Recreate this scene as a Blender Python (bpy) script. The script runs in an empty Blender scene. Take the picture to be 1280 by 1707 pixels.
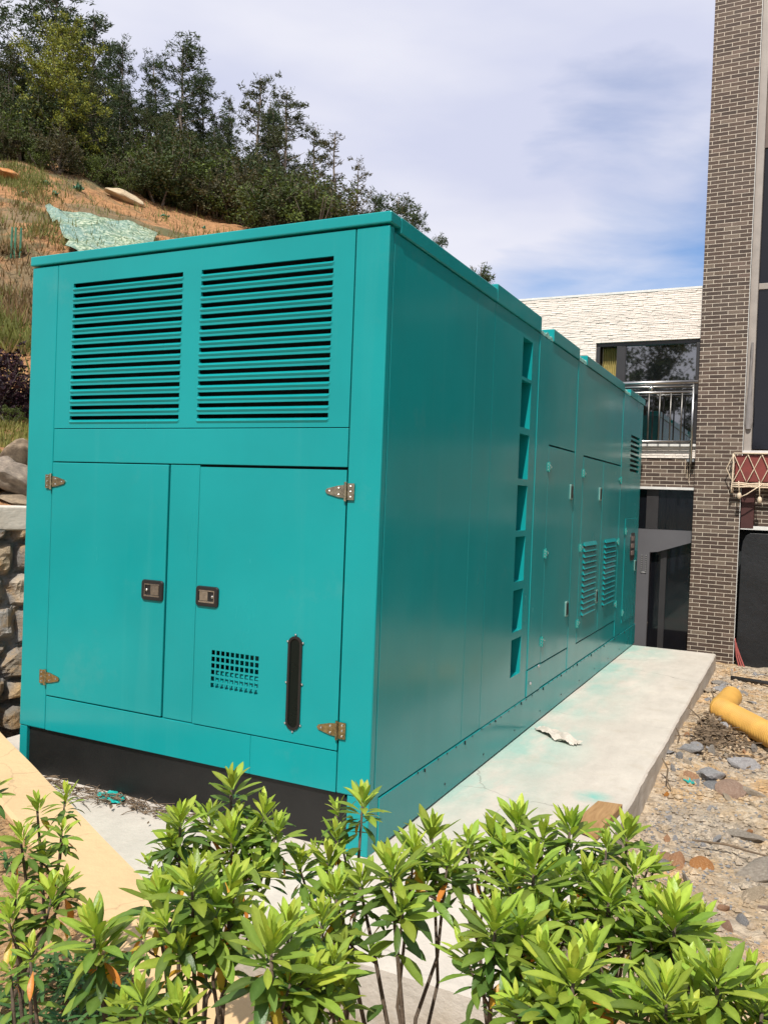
import bpy, bmesh, math, random
from mathutils import Vector, Matrix, noise
S = bpy.context.scene
COL = S.collection
rnd = random.Random(7)
V3 = Vector

# ---------------------------------------------------------------- camera
CX, CY, CZ = 1.6415, -3.2937, 1.6
F_PX = 1397.9
ax_x = V3((2840.0, 130.5, -1397.9)).normalized()      # world X in camera space (x right, y down, z forward)
ax_y = V3((688.0, 1.5, 1397.9)).normalized()
ax_y = (ax_y - ax_x * ax_y.dot(ax_x)).normalized()
ax_z = ax_x.cross(ax_y)
R = Matrix((ax_x, ax_y, ax_z))                         # world = R @ cam
c_r, c_d, c_f = R @ V3((1, 0, 0)), R @ V3((0, 1, 0)), R @ V3((0, 0, 1))
cam = bpy.data.cameras.new("camera")
cam.sensor_fit = 'HORIZONTAL'
cam.sensor_width = 36.0
cam.lens = F_PX / 1280.0 * 36.0
cam.clip_start = 0.05
cam.clip_end = 2000
co = bpy.data.objects.new("camera", cam)
COL.objects.link(co)
m = Matrix((c_r, -c_d, -c_f)).transposed().to_4x4()
m.translation = (CX, CY, CZ)
co.matrix_world = m
S.camera = co
CAM = V3((CX, CY, CZ))

def at(px, py, d):
    """measured point: photo pixel and depth in metres -> place in the world"""
    return CAM + (R @ V3(((px - 640) / F_PX, (py - 853.5) / F_PX, 1.0))) * d

# ---------------------------------------------------------------- light
SUN_EL = math.radians(52)
SUN_DIR = V3((0.098, -0.605, 0.790)).normalized()
sl = bpy.data.lights.new("sun", 'SUN')
sl.energy = 5.0
sl.angle = math.radians(0.6)
sl.color = (1.0, 0.955, 0.88)
so = bpy.data.objects.new("sun", sl)
COL.objects.link(so)
so.rotation_euler = SUN_DIR.to_track_quat('Z', 'Y').to_euler()
so.location = (3, -8, 14)
W = bpy.data.worlds.new("World")
S.world = W
W.use_nodes = True
def build_world():
    nt = W.node_tree
    nt.nodes.clear()
    N, L = nt.nodes.new, nt.links.new
    out = N('ShaderNodeOutputWorld')
    sky = N('ShaderNodeTexSky')
    sky.sky_type = 'NISHITA'
    sky.sun_disc = False
    sky.sun_elevation = math.asin(SUN_DIR.z)
    sky.sun_rotation = math.atan2(SUN_DIR.x, SUN_DIR.y)
    sky.air_density = 1.3
    sky.dust_density = 0.3
    sky.ozone_density = 2.0
    b1 = N('ShaderNodeBackground'); b1.inputs[1].default_value = 0.115
    tint = N('ShaderNodeMixRGB'); tint.blend_type = 'MULTIPLY'; tint.inputs[0].default_value = 1
    tint.inputs[2].default_value = (0.80, 0.88, 1.10, 1)
    L(sky.outputs[0], tint.inputs[1]); L(tint.outputs[0], b1.inputs[0])
    tc = N('ShaderNodeTexCoord')
    mp = N('ShaderNodeMapping'); mp.inputs['Scale'].default_value = (1.0, 1.0, 3.2)
    mp.inputs['Rotation'].default_value = (0.12, -0.28, 0.4)
    L(tc.outputs['Generated'], mp.inputs[0])
    n1 = N('ShaderNodeTexNoise'); n1.inputs['Scale'].default_value = 3.1; n1.inputs['Detail'].default_value = 7
    n1.inputs['Roughness'].default_value = 0.52; n1.inputs['Distortion'].default_value = 0.35
    L(mp.outputs[0], n1.inputs['Vector'])
    dot = N('ShaderNodeVectorMath'); dot.operation = 'DOT_PRODUCT'
    nrm = N('ShaderNodeVectorMath'); nrm.operation = 'NORMALIZE'
    L(tc.outputs['Generated'], nrm.inputs[0]); L(nrm.outputs[0], dot.inputs[0])
    d0 = (R @ V3(((1230 - 640) / F_PX, (455 - 853.5) / F_PX, 1))).normalized()
    dot.inputs[1].default_value = d0
    mr = N('ShaderNodeMapRange'); mr.inputs[1].default_value = 1.0; mr.inputs[2].default_value = 0.95
    mr.inputs[3].default_value = -0.12; mr.inputs[4].default_value = 1.3
    L(dot.outputs['Value'], mr.inputs[0])
    ns = N('ShaderNodeMath'); ns.operation = 'MULTIPLY_ADD'; ns.inputs[1].default_value = 3.0; ns.inputs[2].default_value = -1.42
    L(n1.outputs[0], ns.inputs[0])
    ad = N('ShaderNodeMath'); ad.operation = 'ADD'; ad.use_clamp = True
    L(mr.outputs[0], ad.inputs[0]); L(ns.outputs[0], ad.inputs[1])
    n2 = N('ShaderNodeTexNoise'); n2.inputs['Scale'].default_value = 1.7; n2.inputs['Detail'].default_value = 5
    L(mp.outputs[0], n2.inputs['Vector'])
    cr = N('ShaderNodeValToRGB')
    cr.color_ramp.elements[0].position = 0.38; cr.color_ramp.elements[0].color = (0.68, 0.71, 0.89, 1)
    cr.color_ramp.elements[1].position = 0.62; cr.color_ramp.elements[1].color = (0.90, 0.90, 0.985, 1)
    L(n2.outputs[0], cr.inputs[0])
    b2 = N('ShaderNodeBackground'); b2.inputs[1].default_value = 0.90
    L(cr.outputs[0], b2.inputs[0])
    mx = N('ShaderNodeMixShader')
    L(ad.outputs[0], mx.inputs[0]); L(b1.outputs[0], mx.inputs[1]); L(b2.outputs[0], mx.inputs[2])
    L(mx.outputs[0], out.inputs[0])
build_world()
S.view_settings.view_transform = 'Standard'
S.view_settings.look = 'None'
S.view_settings.exposure = 0.13
S.view_settings.gamma = 1

# ---------------------------------------------------------------- materials
class NT:
    """small node helper"""
    def __init__(s, name):
        s.m = bpy.data.materials.new(name); s.m.use_nodes = True
        s.t = s.m.node_tree; s.t.nodes.clear()
        s.out = s.n('ShaderNodeOutputMaterial')
        s.p = s.n('ShaderNodeBsdfPrincipled')
        s.l(s.p.outputs[0], s.out.inputs[0])
        s.tc = s.n('ShaderNodeTexCoord')
    def n(s, k, **kw):
        x = s.t.nodes.new(k)
        for a, b in kw.items(): setattr(x, a, b)
        return x
    def l(s, a, b): s.t.links.new(a, b)
    def noise(s, scale, detail=5, rough=0.55, vec=None, dist=0, scl=None):
        x = s.n('ShaderNodeTexNoise'); x.inputs['Scale'].default_value = scale
        x.inputs['Detail'].default_value = detail; x.inputs['Roughness'].default_value = rough
        x.inputs['Distortion'].default_value = dist
        v = vec or s.tc.outputs['Object']
        if scl:
            mp = s.n('ShaderNodeMapping'); mp.inputs['Scale'].default_value = scl
            s.l(v, mp.inputs[0]); v = mp.outputs[0]
        s.l(v, x.inputs['Vector']); return x.outputs[0]
    def ramp(s, fac, stops, interp='LINEAR'):
        x = s.n('ShaderNodeValToRGB'); cr = x.color_ramp; cr.interpolation = interp
        while len(cr.elements) < len(stops): cr.elements.new(0.5)
        for e, (p, c) in zip(cr.elements, stops):
            e.position = p
            e.color = (c, c, c, 1) if isinstance(c, (int, float)) else (*c, 1)
        s.l(fac, x.inputs[0]); return x.outputs[0]
    def math(s, op, a, b=None, c=None, clamp=False):
        x = s.n('ShaderNodeMath', operation=op); x.use_clamp = clamp
        for i, v in enumerate((a, b, c)):
            if v is None: continue
            if isinstance(v, (int, float)): x.inputs[i].default_value = v
            else: s.l(v, x.inputs[i])
        return x.outputs[0]
    def mix(s, fac, a, b, mode='MIX'):
        x = s.n('ShaderNodeMixRGB', blend_type=mode)
        for i, v in enumerate((fac, a, b)):
            if isinstance(v, (int, float)): x.inputs[i].default_value = v
            elif isinstance(v, tuple): x.inputs[i].default_value = (*v, 1)
            else: s.l(v, x.inputs[i])
        return x.outputs[0]
    def xyz(s, v=None):
        x = s.n('ShaderNodeSeparateXYZ'); s.l(v or s.tc.outputs['Object'], x.inputs[0]); return x.outputs
    def col(s, c):
        if isinstance(c, tuple): s.p.inputs['Base Color'].default_value = (*c, 1)
        else: s.l(c, s.p.inputs['Base Color'])
        return s
    def set(s, **kw):
        for k, v in kw.items():
            k = k.replace('_', ' ')
            if isinstance(v, (int, float)): s.p.inputs[k].default_value = v
            else: s.l(v, s.p.inputs[k])
        return s
    def bump(s, h, dist=0.01, strength=1.0):
        b = s.n('ShaderNodeBump'); b.inputs['Distance'].default_value = dist; b.inputs['Strength'].default_value = strength
        s.l(h, b.inputs['Height']); s.l(b.outputs[0], s.p.inputs['Normal']); return s

def simple(name, c, rough=0.6, metal=0.0, var=0.12, scale=8, bump=0.0, bscale=40):
    t = NT(name)
    n = t.noise(scale)
    lo = tuple(x * (1 - var) for x in c); hi = tuple(min(1, x * (1 + var)) for x in c)
    t.col(t.ramp(n, [(0.3, lo), (0.7, hi)]))
    t.set(Roughness=rough, Metallic=metal)
    if bump: t.bump(t.noise(bscale), bump)
    return t.m

def paint(name, c, rough=0.3):
    t = NT(name)
    n = t.noise(1.6, 4)
    n2 = t.noise(3.0, 2, scl=(3, 3, 0.25))
    cc = t.ramp(n, [(0.3, tuple(x * 0.93 for x in c)), (0.7, tuple(x * 1.06 for x in c))])
    cc = t.mix(t.ramp(n2, [(0.55, 0.0), (0.85, 0.06)]), cc, tuple(min(1, x * 1.25 + 0.003) for x in c))
    t.col(cc)
    r = t.ramp(t.noise(4.0, 4, scl=(1, 1, 0.3)), [(0.3, rough - 0.05), (0.75, rough + 0.08)])
    t.set(Roughness=r)
    t.p.inputs['Specular IOR Level'].default_value = 0.31
    st = t.noise(1.0, 4, 0.6, scl=(9, 9, 0.35))
    cc = t.mix(t.ramp(st, [(0.56, 0.0), (0.78, 0.10)]), cc, (0.10, 0.34, 0.32))
    cc = t.mix(t.ramp(t.noise(2.4, 6, 0.7), [(0.60, 0.0), (0.74, 0.07)]), cc, (0.25, 0.30, 0.26))
    t.col(cc)
    return t.m

TEAL = (0.006, 0.255, 0.262)
M = {}
M['teal'] = paint('teal_paint', TEAL, 0.21)
M['teal2'] = paint('teal_paint_hardware', (0.02, 0.29, 0.26), 0.35)
M['black'] = simple('black_skid_paint', (0.007, 0.007, 0.007), 0.5, 0, 0.3, 5, 0.002, 30)
M['dark'] = simple('dark_interior', (0.012, 0.016, 0.017), 0.8)
M['rubber'] = simple('black_rubber', (0.012, 0.012, 0.012), 0.38)
M['chrome'] = simple('worn_chrome', (0.55, 0.55, 0.52), 0.22, 1.0, 0.15, 60)
M['nickel'] = simple('tarnished_nickel', (0.42, 0.38, 0.26), 0.2, 1.0, 0.35, 50)
M['steel'] = simple('stainless_steel', (0.46, 0.455, 0.44), 0.3, 1.0, 0.06)
M['handle_frame'] = simple('pale_handle_frame', (0.15, 0.30, 0.27), 0.35)
M['label'] = simple('faded_label', (0.22, 0.17, 0.15), 0.5)
M['sight'] = simple('sight_glass', (0.004, 0.008, 0.007), 0.25)
M['sight'].node_tree.nodes['Principled BSDF'].inputs['Specular IOR Level'].default_value = 0.2
M['dull_steel'] = simple('dull_steel', (0.20, 0.19, 0.175), 0.45, 1.0, 0.1)
M['gasket'] = simple('crumpled_film', (0.24, 0.52, 0.46), 0.45, 0, 0.45, 40, 0.01, 60)

def concrete(name, top=(0.56, 0.505, 0.435), overspray=False):
    t = NT(name)
    a = t.noise(1.3, 6, 0.6)
    b = t.noise(9, 6, 0.65, scl=(1, 0.35, 1))
    f = t.noise(70, 4)
    c = t.ramp(a, [(0.3, tuple(x * 0.86 for x in top)), (0.7, tuple(x * 1.08 for x in top))])
    c = t.mix(t.ramp(b, [(0.4, 0.0), (0.72, 0.5)]), c, tuple(x * 0.72 for x in top))
    c = t.mix(t.ramp(f, [(0.58, 0.0), (0.75, 0.3)]), c, tuple(x * 0.7 for x in top))
    # brown patches of dried mud
    c = t.mix(t.ramp(t.noise(3.1, 5, 0.6), [(0.56, 0.0), (0.72, 0.35)]), c, (0.36, 0.29, 0.2))
    if overspray:
        x, y, z = t.xyz()
        n = t.noise(2.6, 5, 0.62, scl=(1.6, 0.55, 1), dist=0.4)
        fall = t.math('SUBTRACT', 1.0, t.math('DIVIDE', t.math('ABSOLUTE', x), 0.6), clamp=True)
        fy = t.ramp(t.noise(0.75, 2, 0.5, scl=(0.1, 1, 0.1)), [(0.38, 0.1), (0.56, 1.0)])
        k = t.math('MULTIPLY', t.math('MULTIPLY', fall, fy), t.ramp(n, [(0.33, 0.0), (0.58, 1.3)]), clamp=True)
        d1 = t.n('ShaderNodeVectorMath', operation='DISTANCE'); t.l(t.tc.outputs['Object'], d1.inputs[0]); d1.inputs[1].default_value = (0.70, 1.34, 0)
        spot = t.math('MULTIPLY', t.ramp(t.math('DIVIDE', d1.outputs['Value'], 0.13), [(0.1, 0.8), (1.0, 0.0)]), t.ramp(t.noise(9, 3), [(0.35, 0.3), (0.6, 1.0)]))
        k = t.math('MAXIMUM', t.math('MULTIPLY', t.math('MULTIPLY', k, 0.55), t.ramp(y, [(0.25, 0.0), (0.7, 1.0)])), spot)
        c = t.mix(k, c, (0.13, 0.42, 0.36))
    vo = t.n('ShaderNodeTexVoronoi'); vo.feature = 'DISTANCE_TO_EDGE'; vo.inputs['Scale'].default_value = 0.55
    wv = t.n('ShaderNodeVectorMath', operation='MULTIPLY_ADD'); wn = t.n('ShaderNodeTexNoise'); wn.inputs['Scale'].default_value = 4; wn.inputs['Detail'].default_value = 6
    t.l(t.tc.outputs['Object'], wn.inputs['Vector']); t.l(wn.outputs['Color'], wv.inputs[0]); wv.inputs[1].default_value = (0.22, 0.22, 0.22); t.l(t.tc.outputs['Object'], wv.inputs[2]); t.l(wv.outputs[0], vo.inputs['Vector'])
    crack = t.math('MULTIPLY', t.ramp(vo.outputs['Distance'], [(0.0, 1.0), (0.004, 0.0)]), t.ramp(t.noise(1.1, 2), [(0.45, 0.0), (0.6, 0.6)]))
    c = t.mix(crack, c, (0.12, 0.10, 0.08))
    c = t.mix(t.ramp(t.noise(5.5, 5, 0.7), [(0.60, 0.0), (0.72, 0.28)]), c, tuple(x * 0.6 for x in top))
    x_, y_, z_ = t.xyz()
    dirt = t.math('MULTIPLY', t.ramp(t.noise(7, 6, 0.7), [(0.42, 0.0), (0.62, 0.8)]), t.ramp(t.math('ADD', z_, 0.3), [(0.10, 1.0), (0.26, 0.0)]))
    c = t.mix(dirt, c, (0.33, 0.25, 0.16))
    t.col(c); t.set(Roughness=0.85)
    h = t.math('ADD', t.math('MULTIPLY', t.noise(35, 6), 0.35), b)
    t.bump(h, 0.012, 0.7)
    return t.m
M['slab'] = concrete('slab_concrete', overspray=True)
M['cap'] = concrete('cap_concrete', (0.60, 0.55, 0.47))

def render_mat():
    t = NT('cream_render')
    c = t.ramp(t.noise(2.2, 5, 0.6), [(0.3, (0.555, 0.375, 0.20)), (0.7, (0.63, 0.425, 0.225))])
    c = t.mix(t.ramp(t.noise(8, 6, 0.7), [(0.56, 0.0), (0.74, 0.35)]), c, (0.42, 0.29, 0.17))
    c = t.mix(t.ramp(t.noise(60, 4, 0.7), [(0.6, 0.0), (0.75, 0.25)]), c, (0.36, 0.25, 0.15))
    vo = t.n('ShaderNodeTexVoronoi'); vo.feature = 'DISTANCE_TO_EDGE'; vo.inputs['Scale'].default_value = 1.3
    wv = t.n('ShaderNodeVectorMath', operation='MULTIPLY_ADD'); wn = t.n('ShaderNodeTexNoise'); wn.inputs['Scale'].default_value = 5; wn.inputs['Detail'].default_value = 6
    t.l(t.tc.outputs['Object'], wn.inputs['Vector']); t.l(wn.outputs['Color'], wv.inputs[0]); wv.inputs[1].default_value = (0.2, 0.2, 0.2); t.l(t.tc.outputs['Object'], wv.inputs[2]); t.l(wv.outputs[0], vo.inputs['Vector'])
    c = t.mix(t.math('MULTIPLY', t.ramp(vo.outputs['Distance'], [(0.0, 1.0), (0.006, 0.0)]), 0.45), c, (0.25, 0.17, 0.1))
    t.col(c); t.set(Roughness=0.9); t.bump(t.math('ADD', t.noise(25, 5), t.noise(4, 3)), 0.006, 0.8)
    return t.m
M['curb'] = render_mat()
def ground_mat(name, cols, scale=1.0, bump=0.03):
    t = NT(name)
    n1 = t.noise(0.9 * scale, 7, 0.6)
    n2 = t.noise(2.6 * scale, 8, 0.65, dist=0.5)
    n3 = t.noise(14 * scale, 7, 0.7)
    n4 = t.noise(55 * scale, 5, 0.7)
    vo = t.n('ShaderNodeTexVoronoi'); vo.inputs['Scale'].default_value = 26 * scale; t.l(t.tc.outputs['Object'], vo.inputs['Vector'])
    c = t.ramp(n1, [(0.31, cols[0]), (0.44, cols[1]), (0.58, cols[2])])
    c = t.mix(t.ramp(n2, [(0.45, 0.0), (0.62, 0.9)]), c, cols[3])
    c = t.mix(t.ramp(n3, [(0.35, 0.55), (0.55, 0.0)]), c, tuple(x * 0.5 for x in cols[1]))
    c = t.mix(t.ramp(n3, [(0.56, 0.0), (0.74, 0.75)]), c, cols[4])
    vc = t.n('ShaderNodeSeparateColor'); t.l(vo.outputs['Color'], vc.inputs[0])
    c = t.mix(t.ramp(vc.outputs[0], [(0.72, 0.0), (0.8, 0.5)], 'LINEAR'), c, cols[4])
    c = t.mix(t.ramp(n4, [(0.35, 0.5), (0.5, 0.0)]), c, tuple(x * 0.4 for x in cols[0]))
    t.col(c); t.set(Roughness=0.95)
    h = t.math('ADD', t.math('MULTIPLY', n4, 0.35), t.math('ADD', n3, t.math('MULTIPLY', vo.outputs['Distance'], -0.4)))
    t.bump(h, bump, 0.9)
    return t.m
M['rubble'] = ground_mat('rubble_ground', [(0.36, 0.315, 0.265), (0.48, 0.35, 0.21), (0.55, 0.34, 0.155), (0.40, 0.34, 0.27), (0.64, 0.53, 0.39)])
M['soil'] = ground_mat('tan_soil', [(0.40, 0.235, 0.105), (0.47, 0.29, 0.135), (0.52, 0.32, 0.145), (0.40, 0.225, 0.10), (0.56, 0.39, 0.21)], 1.6)

def hill_mat():
    t = NT('hillside')
    n1 = t.noise(0.16, 6, 0.6, dist=0.6)
    n2 = t.noise(0.5, 7, 0.65)
    n3 = t.noise(5, 7, 0.7)
    c = t.ramp(n2, [(0.35, (0.12, 0.12, 0.045)), (0.5, (0.23, 0.165, 0.085)), (0.65, (0.30, 0.20, 0.105))])
    soil = t.ramp(n3, [(0.3, (0.36, 0.165, 0.06)), (0.7, (0.55, 0.29, 0.13))])
    k = t.math('ADD', t.math('MULTIPLY', n1, 0.9), t.math('MULTIPLY', n2, 0.35))
    c = t.mix(t.ramp(k, [(0.59, 0.0), (0.645, 0.95)]), c, soil)
    c = t.mix(t.ramp(n3, [(0.3, 0.6), (0.5, 0.0)]), c, (0.06, 0.055, 0.025))
    t.col(c); t.set(Roughness=1.0)
    t.bump(t.math('ADD', n3, t.noise(22, 5)), 0.12, 0.9)
    return t.m
M['hill'] = hill_mat()

def brick_mat(name, w=0.172, h=0.0465, tones=None, mortar=(0.60, 0.52, 0.42), gap=0.0060):
    t = NT(name)
    x, y, z = t.xyz()
    u0 = t.math('ADD', x, y)
    wob = t.math('MULTIPLY', t.math('SUBTRACT', t.noise(18, 3), 0.5), 0.003)
    zz = t.math('ADD', z, wob)
    r = t.math('DIVIDE', zz, h)
    row = t.math('FLOOR', r)
    sh = t.math('MULTIPLY', t.math('MODULO', t.math('ADD', row, 1000.0), 2.0), 0.47)
    u = t.math('ADD', t.math('ADD', t.math('DIVIDE', u0, w), sh), 100.0)
    colm = t.math('FLOOR', u)
    fu, fv = t.math('FRACT', u), t.math('FRACT', t.math('ADD', r, 1000.0))
    eu = t.math('MULTIPLY', t.math('MINIMUM', fu, t.math('SUBTRACT', 1.0, fu)), w)
    ev = t.math('MULTIPLY', t.math('MINIMUM', fv, t.math('SUBTRACT', 1.0, fv)), h)
    e = t.math('MINIMUM', eu, ev)
    mask = t.n('ShaderNodeMapRange'); mask.interpolation_type = 'SMOOTHSTEP'
    mask.inputs[1].default_value = gap * 0.42; mask.inputs[2].default_value = gap * 0.66
    t.l(e, mask.inputs[0])
    cv = t.n('ShaderNodeCombineXYZ'); t.l(colm, cv.inputs[0]); t.l(row, cv.inputs[1])
    wn = t.n('ShaderNodeTexWhiteNoise'); t.l(cv.outputs[0], wn.inputs['Vector'])
    tones = tones or [(0.0, (0.044, 0.026, 0.018)), (0.3, (0.061, 0.037, 0.026)), (0.62, (0.076, 0.046, 0.032)), (0.84, (0.095, 0.062, 0.043)), (0.93, (0.15, 0.112, 0.082)), (1.0, (0.12, 0.078, 0.060))]
    bc = t.ramp(wn.outputs['Value'], tones)
    bc = t.mix(t.ramp(t.noise(45, 4), [(0.3, 0.35), (0.6, 0.0)]), bc, tuple(v * 0.6 for v in tones[0][1]))
    bc = t.mix(t.ramp(t.noise(2.2, 4), [(0.5, 0.0), (0.75, 0.10)]), bc, (0.32, 0.27, 0.22))
    mc = t.ramp(t.noise(30, 3), [(0.3, tuple(v * 0.8 for v in mortar)), (0.7, mortar)])
    t.col(t.mix(mask.outputs[0], mc, bc)); t.set(Roughness=0.75)
    t.bump(t.math('ADD', mask.outputs[0], t.math('MULTIPLY', t.noise(80, 4), 0.25)), 0.006, 0.9)
    return t.m
M['brick'] = brick_mat('brown_brick')
M['white_stone'] = simple('split_white_stone', (0.72, 0.645, 0.575), 0.85, 0, 0.08, 6, 0.005, 60)
M['white_trim'] = simple('white_trim', (0.62, 0.61, 0.58), 0.5, 0, 0.1, 20)
M['frame'] = simple('dark_bronze_frame', (0.028, 0.026, 0.027), 0.4)
M['grey_frame'] = simple('grey_metal_frame', (0.30, 0.265, 0.235), 0.5, 0, 0.1)
M['grey_panel'] = simple('grey_panel', (0.085, 0.083, 0.09), 0.6, 0, 0.12, 2)
M['glass'] = simple('reflective_glass', (0.006, 0.007, 0.008), 0.02, 0, 0.1)
M['glass'].node_tree.nodes['Principled BSDF'].inputs['IOR'].default_value = 3.2
M['dark_glass'] = simple('dark_glass', (0.006, 0.006, 0.008), 0.06, 0, 0.1)
M['maroon'] = simple('maroon_paint', (0.17, 0.028, 0.022), 0.6, 0, 0.2)
M['maroon_dark'] = simple('dark_maroon_paint', (0.05, 0.012, 0.010), 0.6, 0, 0.2)
M['rope'] = simple('cream_rope', (0.60, 0.48, 0.35), 0.9, 0, 0.2, 60, 0.004, 200)
M['black_sheet'] = simple('black_plastic_sheet', (0.010, 0.0105, 0.012), 0.42, 0, 0.3, 3, 0.01, 6)
M['yellow'] = simple('yellow_plastic', (0.62, 0.345, 0.075), 0.5, 0, 0.15, 6)
M['curtain'] = simple('yellow_curtain', (0.34, 0.27, 0.085), 0.9, 0, 0.25, 10)
M['wood'] = None
def wood():
    t = NT('raw_plank')
    n = t.noise(5, 6, 0.6, scl=(9, 1, 9), dist=0.8)
    t.col(t.ramp(n, [(0.3, (0.26, 0.14, 0.055)), (0.7, (0.42, 0.25, 0.11))])); t.set(Roughness=0.75)
    t.bump(n, 0.003)
    return t.m
M['wood'] = wood()
def stone_mat(name, c0, c1, c2, sc=3):
    t = NT(name)
    oi = t.n('ShaderNodeObjectInfo')
    n = t.noise(sc, 7, 0.65)
    c = t.ramp(n, [(0.3, c0), (0.52, c1), (0.7, c2)])
    k = t.math('MULTIPLY_ADD', oi.outputs['Random'], 0.55, 0.7)
    hv = t.n('ShaderNodeHueSaturation'); t.l(k, hv.inputs['Value']); t.l(c, hv.inputs['Color'])
    t.l(t.math('MULTIPLY_ADD', oi.outputs['Random'], 0.9, 0.4), hv.inputs['Saturation'])
    t.col(hv.outputs[0]); t.set(Roughness=0.9)
    t.bump(t.noise(sc * 7, 6, 0.7), 0.02, 0.8)
    return t.m
M['stone'] = stone_mat('rubble_stone', (0.25, 0.2, 0.15), (0.38, 0.31, 0.23), (0.5, 0.42, 0.32), 9)
M['grey_stone'] = stone_mat('grey_stone', (0.22, 0.21, 0.21), (0.33, 0.32, 0.32), (0.45, 0.43, 0.42), 9)
M['orange_stone'] = stone_mat('orange_stone', (0.32, 0.15, 0.07), (0.42, 0.22, 0.11), (0.5, 0.32, 0.2), 9)
M['boulder'] = stone_mat('boulder_stone', (0.12, 0.095, 0.07), (0.25, 0.20, 0.15), (0.40, 0.32, 0.23), 3.5)
def vcol_stone():
    t = NT('masonry_stone')
    a = t.n('ShaderNodeAttribute'); a.attribute_name = 'tone'
    n = t.noise(14, 7, 0.7)
    c = t.mix(t.ramp(n, [(0.3, 0.5), (0.5, 0.0)]), a.outputs['Color'], (0.06, 0.05, 0.04))
    c = t.mix(t.ramp(t.noise(6, 6, 0.7), [(0.50, 0.0), (0.64, 0.6)]), c, (0.44, 0.27, 0.11))
    t.col(c); t.set(Roughness=0.9); t.bump(t.noise(40, 7, 0.7), 0.02, 0.9)
    return t.m
M['masonry'] = vcol_stone()
def leaf_mat(name, rough=0.38, trans=0.35, attr=True, c=(0.1, 0.2, 0.03), var=0.25, nscale=30):
    t = NT(name)
    if attr:
        a = t.n('ShaderNodeAttribute'); a.attribute_name = 'tone'; cc = a.outputs['Color']
    else:
        n = t.noise(nscale, 3); cc = t.ramp(n, [(0.3, tuple(x * (1 - var) for x in c)), (0.7, tuple(x * (1 + var) for x in c))])
    cc = t.mix(t.ramp(t.noise(nscale * 2.2, 4, 0.6), [(0.35, 0.30), (0.6, 0.0)]), cc, t.mix(1.0, cc, (0.55, 0.62, 0.5), 'MULTIPLY'))
    t.col(cc); t.set(Roughness=rough)
    if nscale >= 30: t.bump(t.noise(nscale * 5, 3), 0.0015, 0.6)
    t.p.inputs['Specular IOR Level'].default_value = 0.3
    tr = t.n('ShaderNodeBsdfTranslucent')
    t.l(t.mix(1.0, cc, (1.15, 1.2, 0.55), 'MULTIPLY'), tr.inputs[0])
    mx = t.n('ShaderNodeMixShader'); mx.inputs[0].default_value = trans
    t.l(t.p.outputs[0], mx.inputs[1]); t.l(tr.outputs[0], mx.inputs[2]); t.l(mx.outputs[0], t.out.inputs[0])
    return t.m
M['leaf'] = leaf_mat('shrub_leaf', 0.36, 0.33)
M['needle'] = leaf_mat('tree_foliage', 0.7, 0.2, nscale=1.2)
M['bark'] = simple('grey_bark', (0.15, 0.125, 0.10), 0.9, 0, 0.3, 12, 0.02, 20)
M['stem'] = simple('brown_stem', (0.085, 0.06, 0.04), 0.8, 0, 0.3, 60, 0.002, 200)
M['twig'] = simple('dry_twig', (0.13, 0.09, 0.055), 0.9, 0, 0.4, 30)
M['grass'] = leaf_mat('grass_blades', 0.7, 0.3, nscale=4)
M['paper'] = simple('crumpled_paper', (0.50, 0.45, 0.39), 0.85, 0, 0.1, 20)
M['teal_scrap'] = simple('teal_plastic_scrap', (0.01, 0.34, 0.30), 0.45, 0, 0.2)
M['net'] = None
def net_mat():
    t = NT('debris_net')
    vo = t.n('ShaderNodeTexVoronoi'); vo.inputs['Scale'].default_value = 17; t.l(t.tc.outputs['Object'], vo.inputs['Vector'])
    sc = t.n('ShaderNodeSeparateColor'); t.l(vo.outputs['Color'], sc.inputs[0])
    c = t.ramp(sc.outputs[0], [(0.0, (0.06, 0.11, 0.06)), (0.35, (0.13, 0.20, 0.115)), (0.7, (0.26, 0.33, 0.215)), (1.0, (0.44, 0.48, 0.34))])
    c = t.mix(t.ramp(t.noise(0.8, 4), [(0.42, 0.0), (0.6, 0.45)]), c, (0.12, 0.25, 0.27))
    t.col(c); t.set(Roughness=0.7); t.bump(vo.outputs['Distance'], 0.02)
    return t.m
M['net'] = net_mat()
M['green_scrap'] = simple('green_scrap', (0.05, 0.17, 0.10), 0.7, 0, 0.3)

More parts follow.
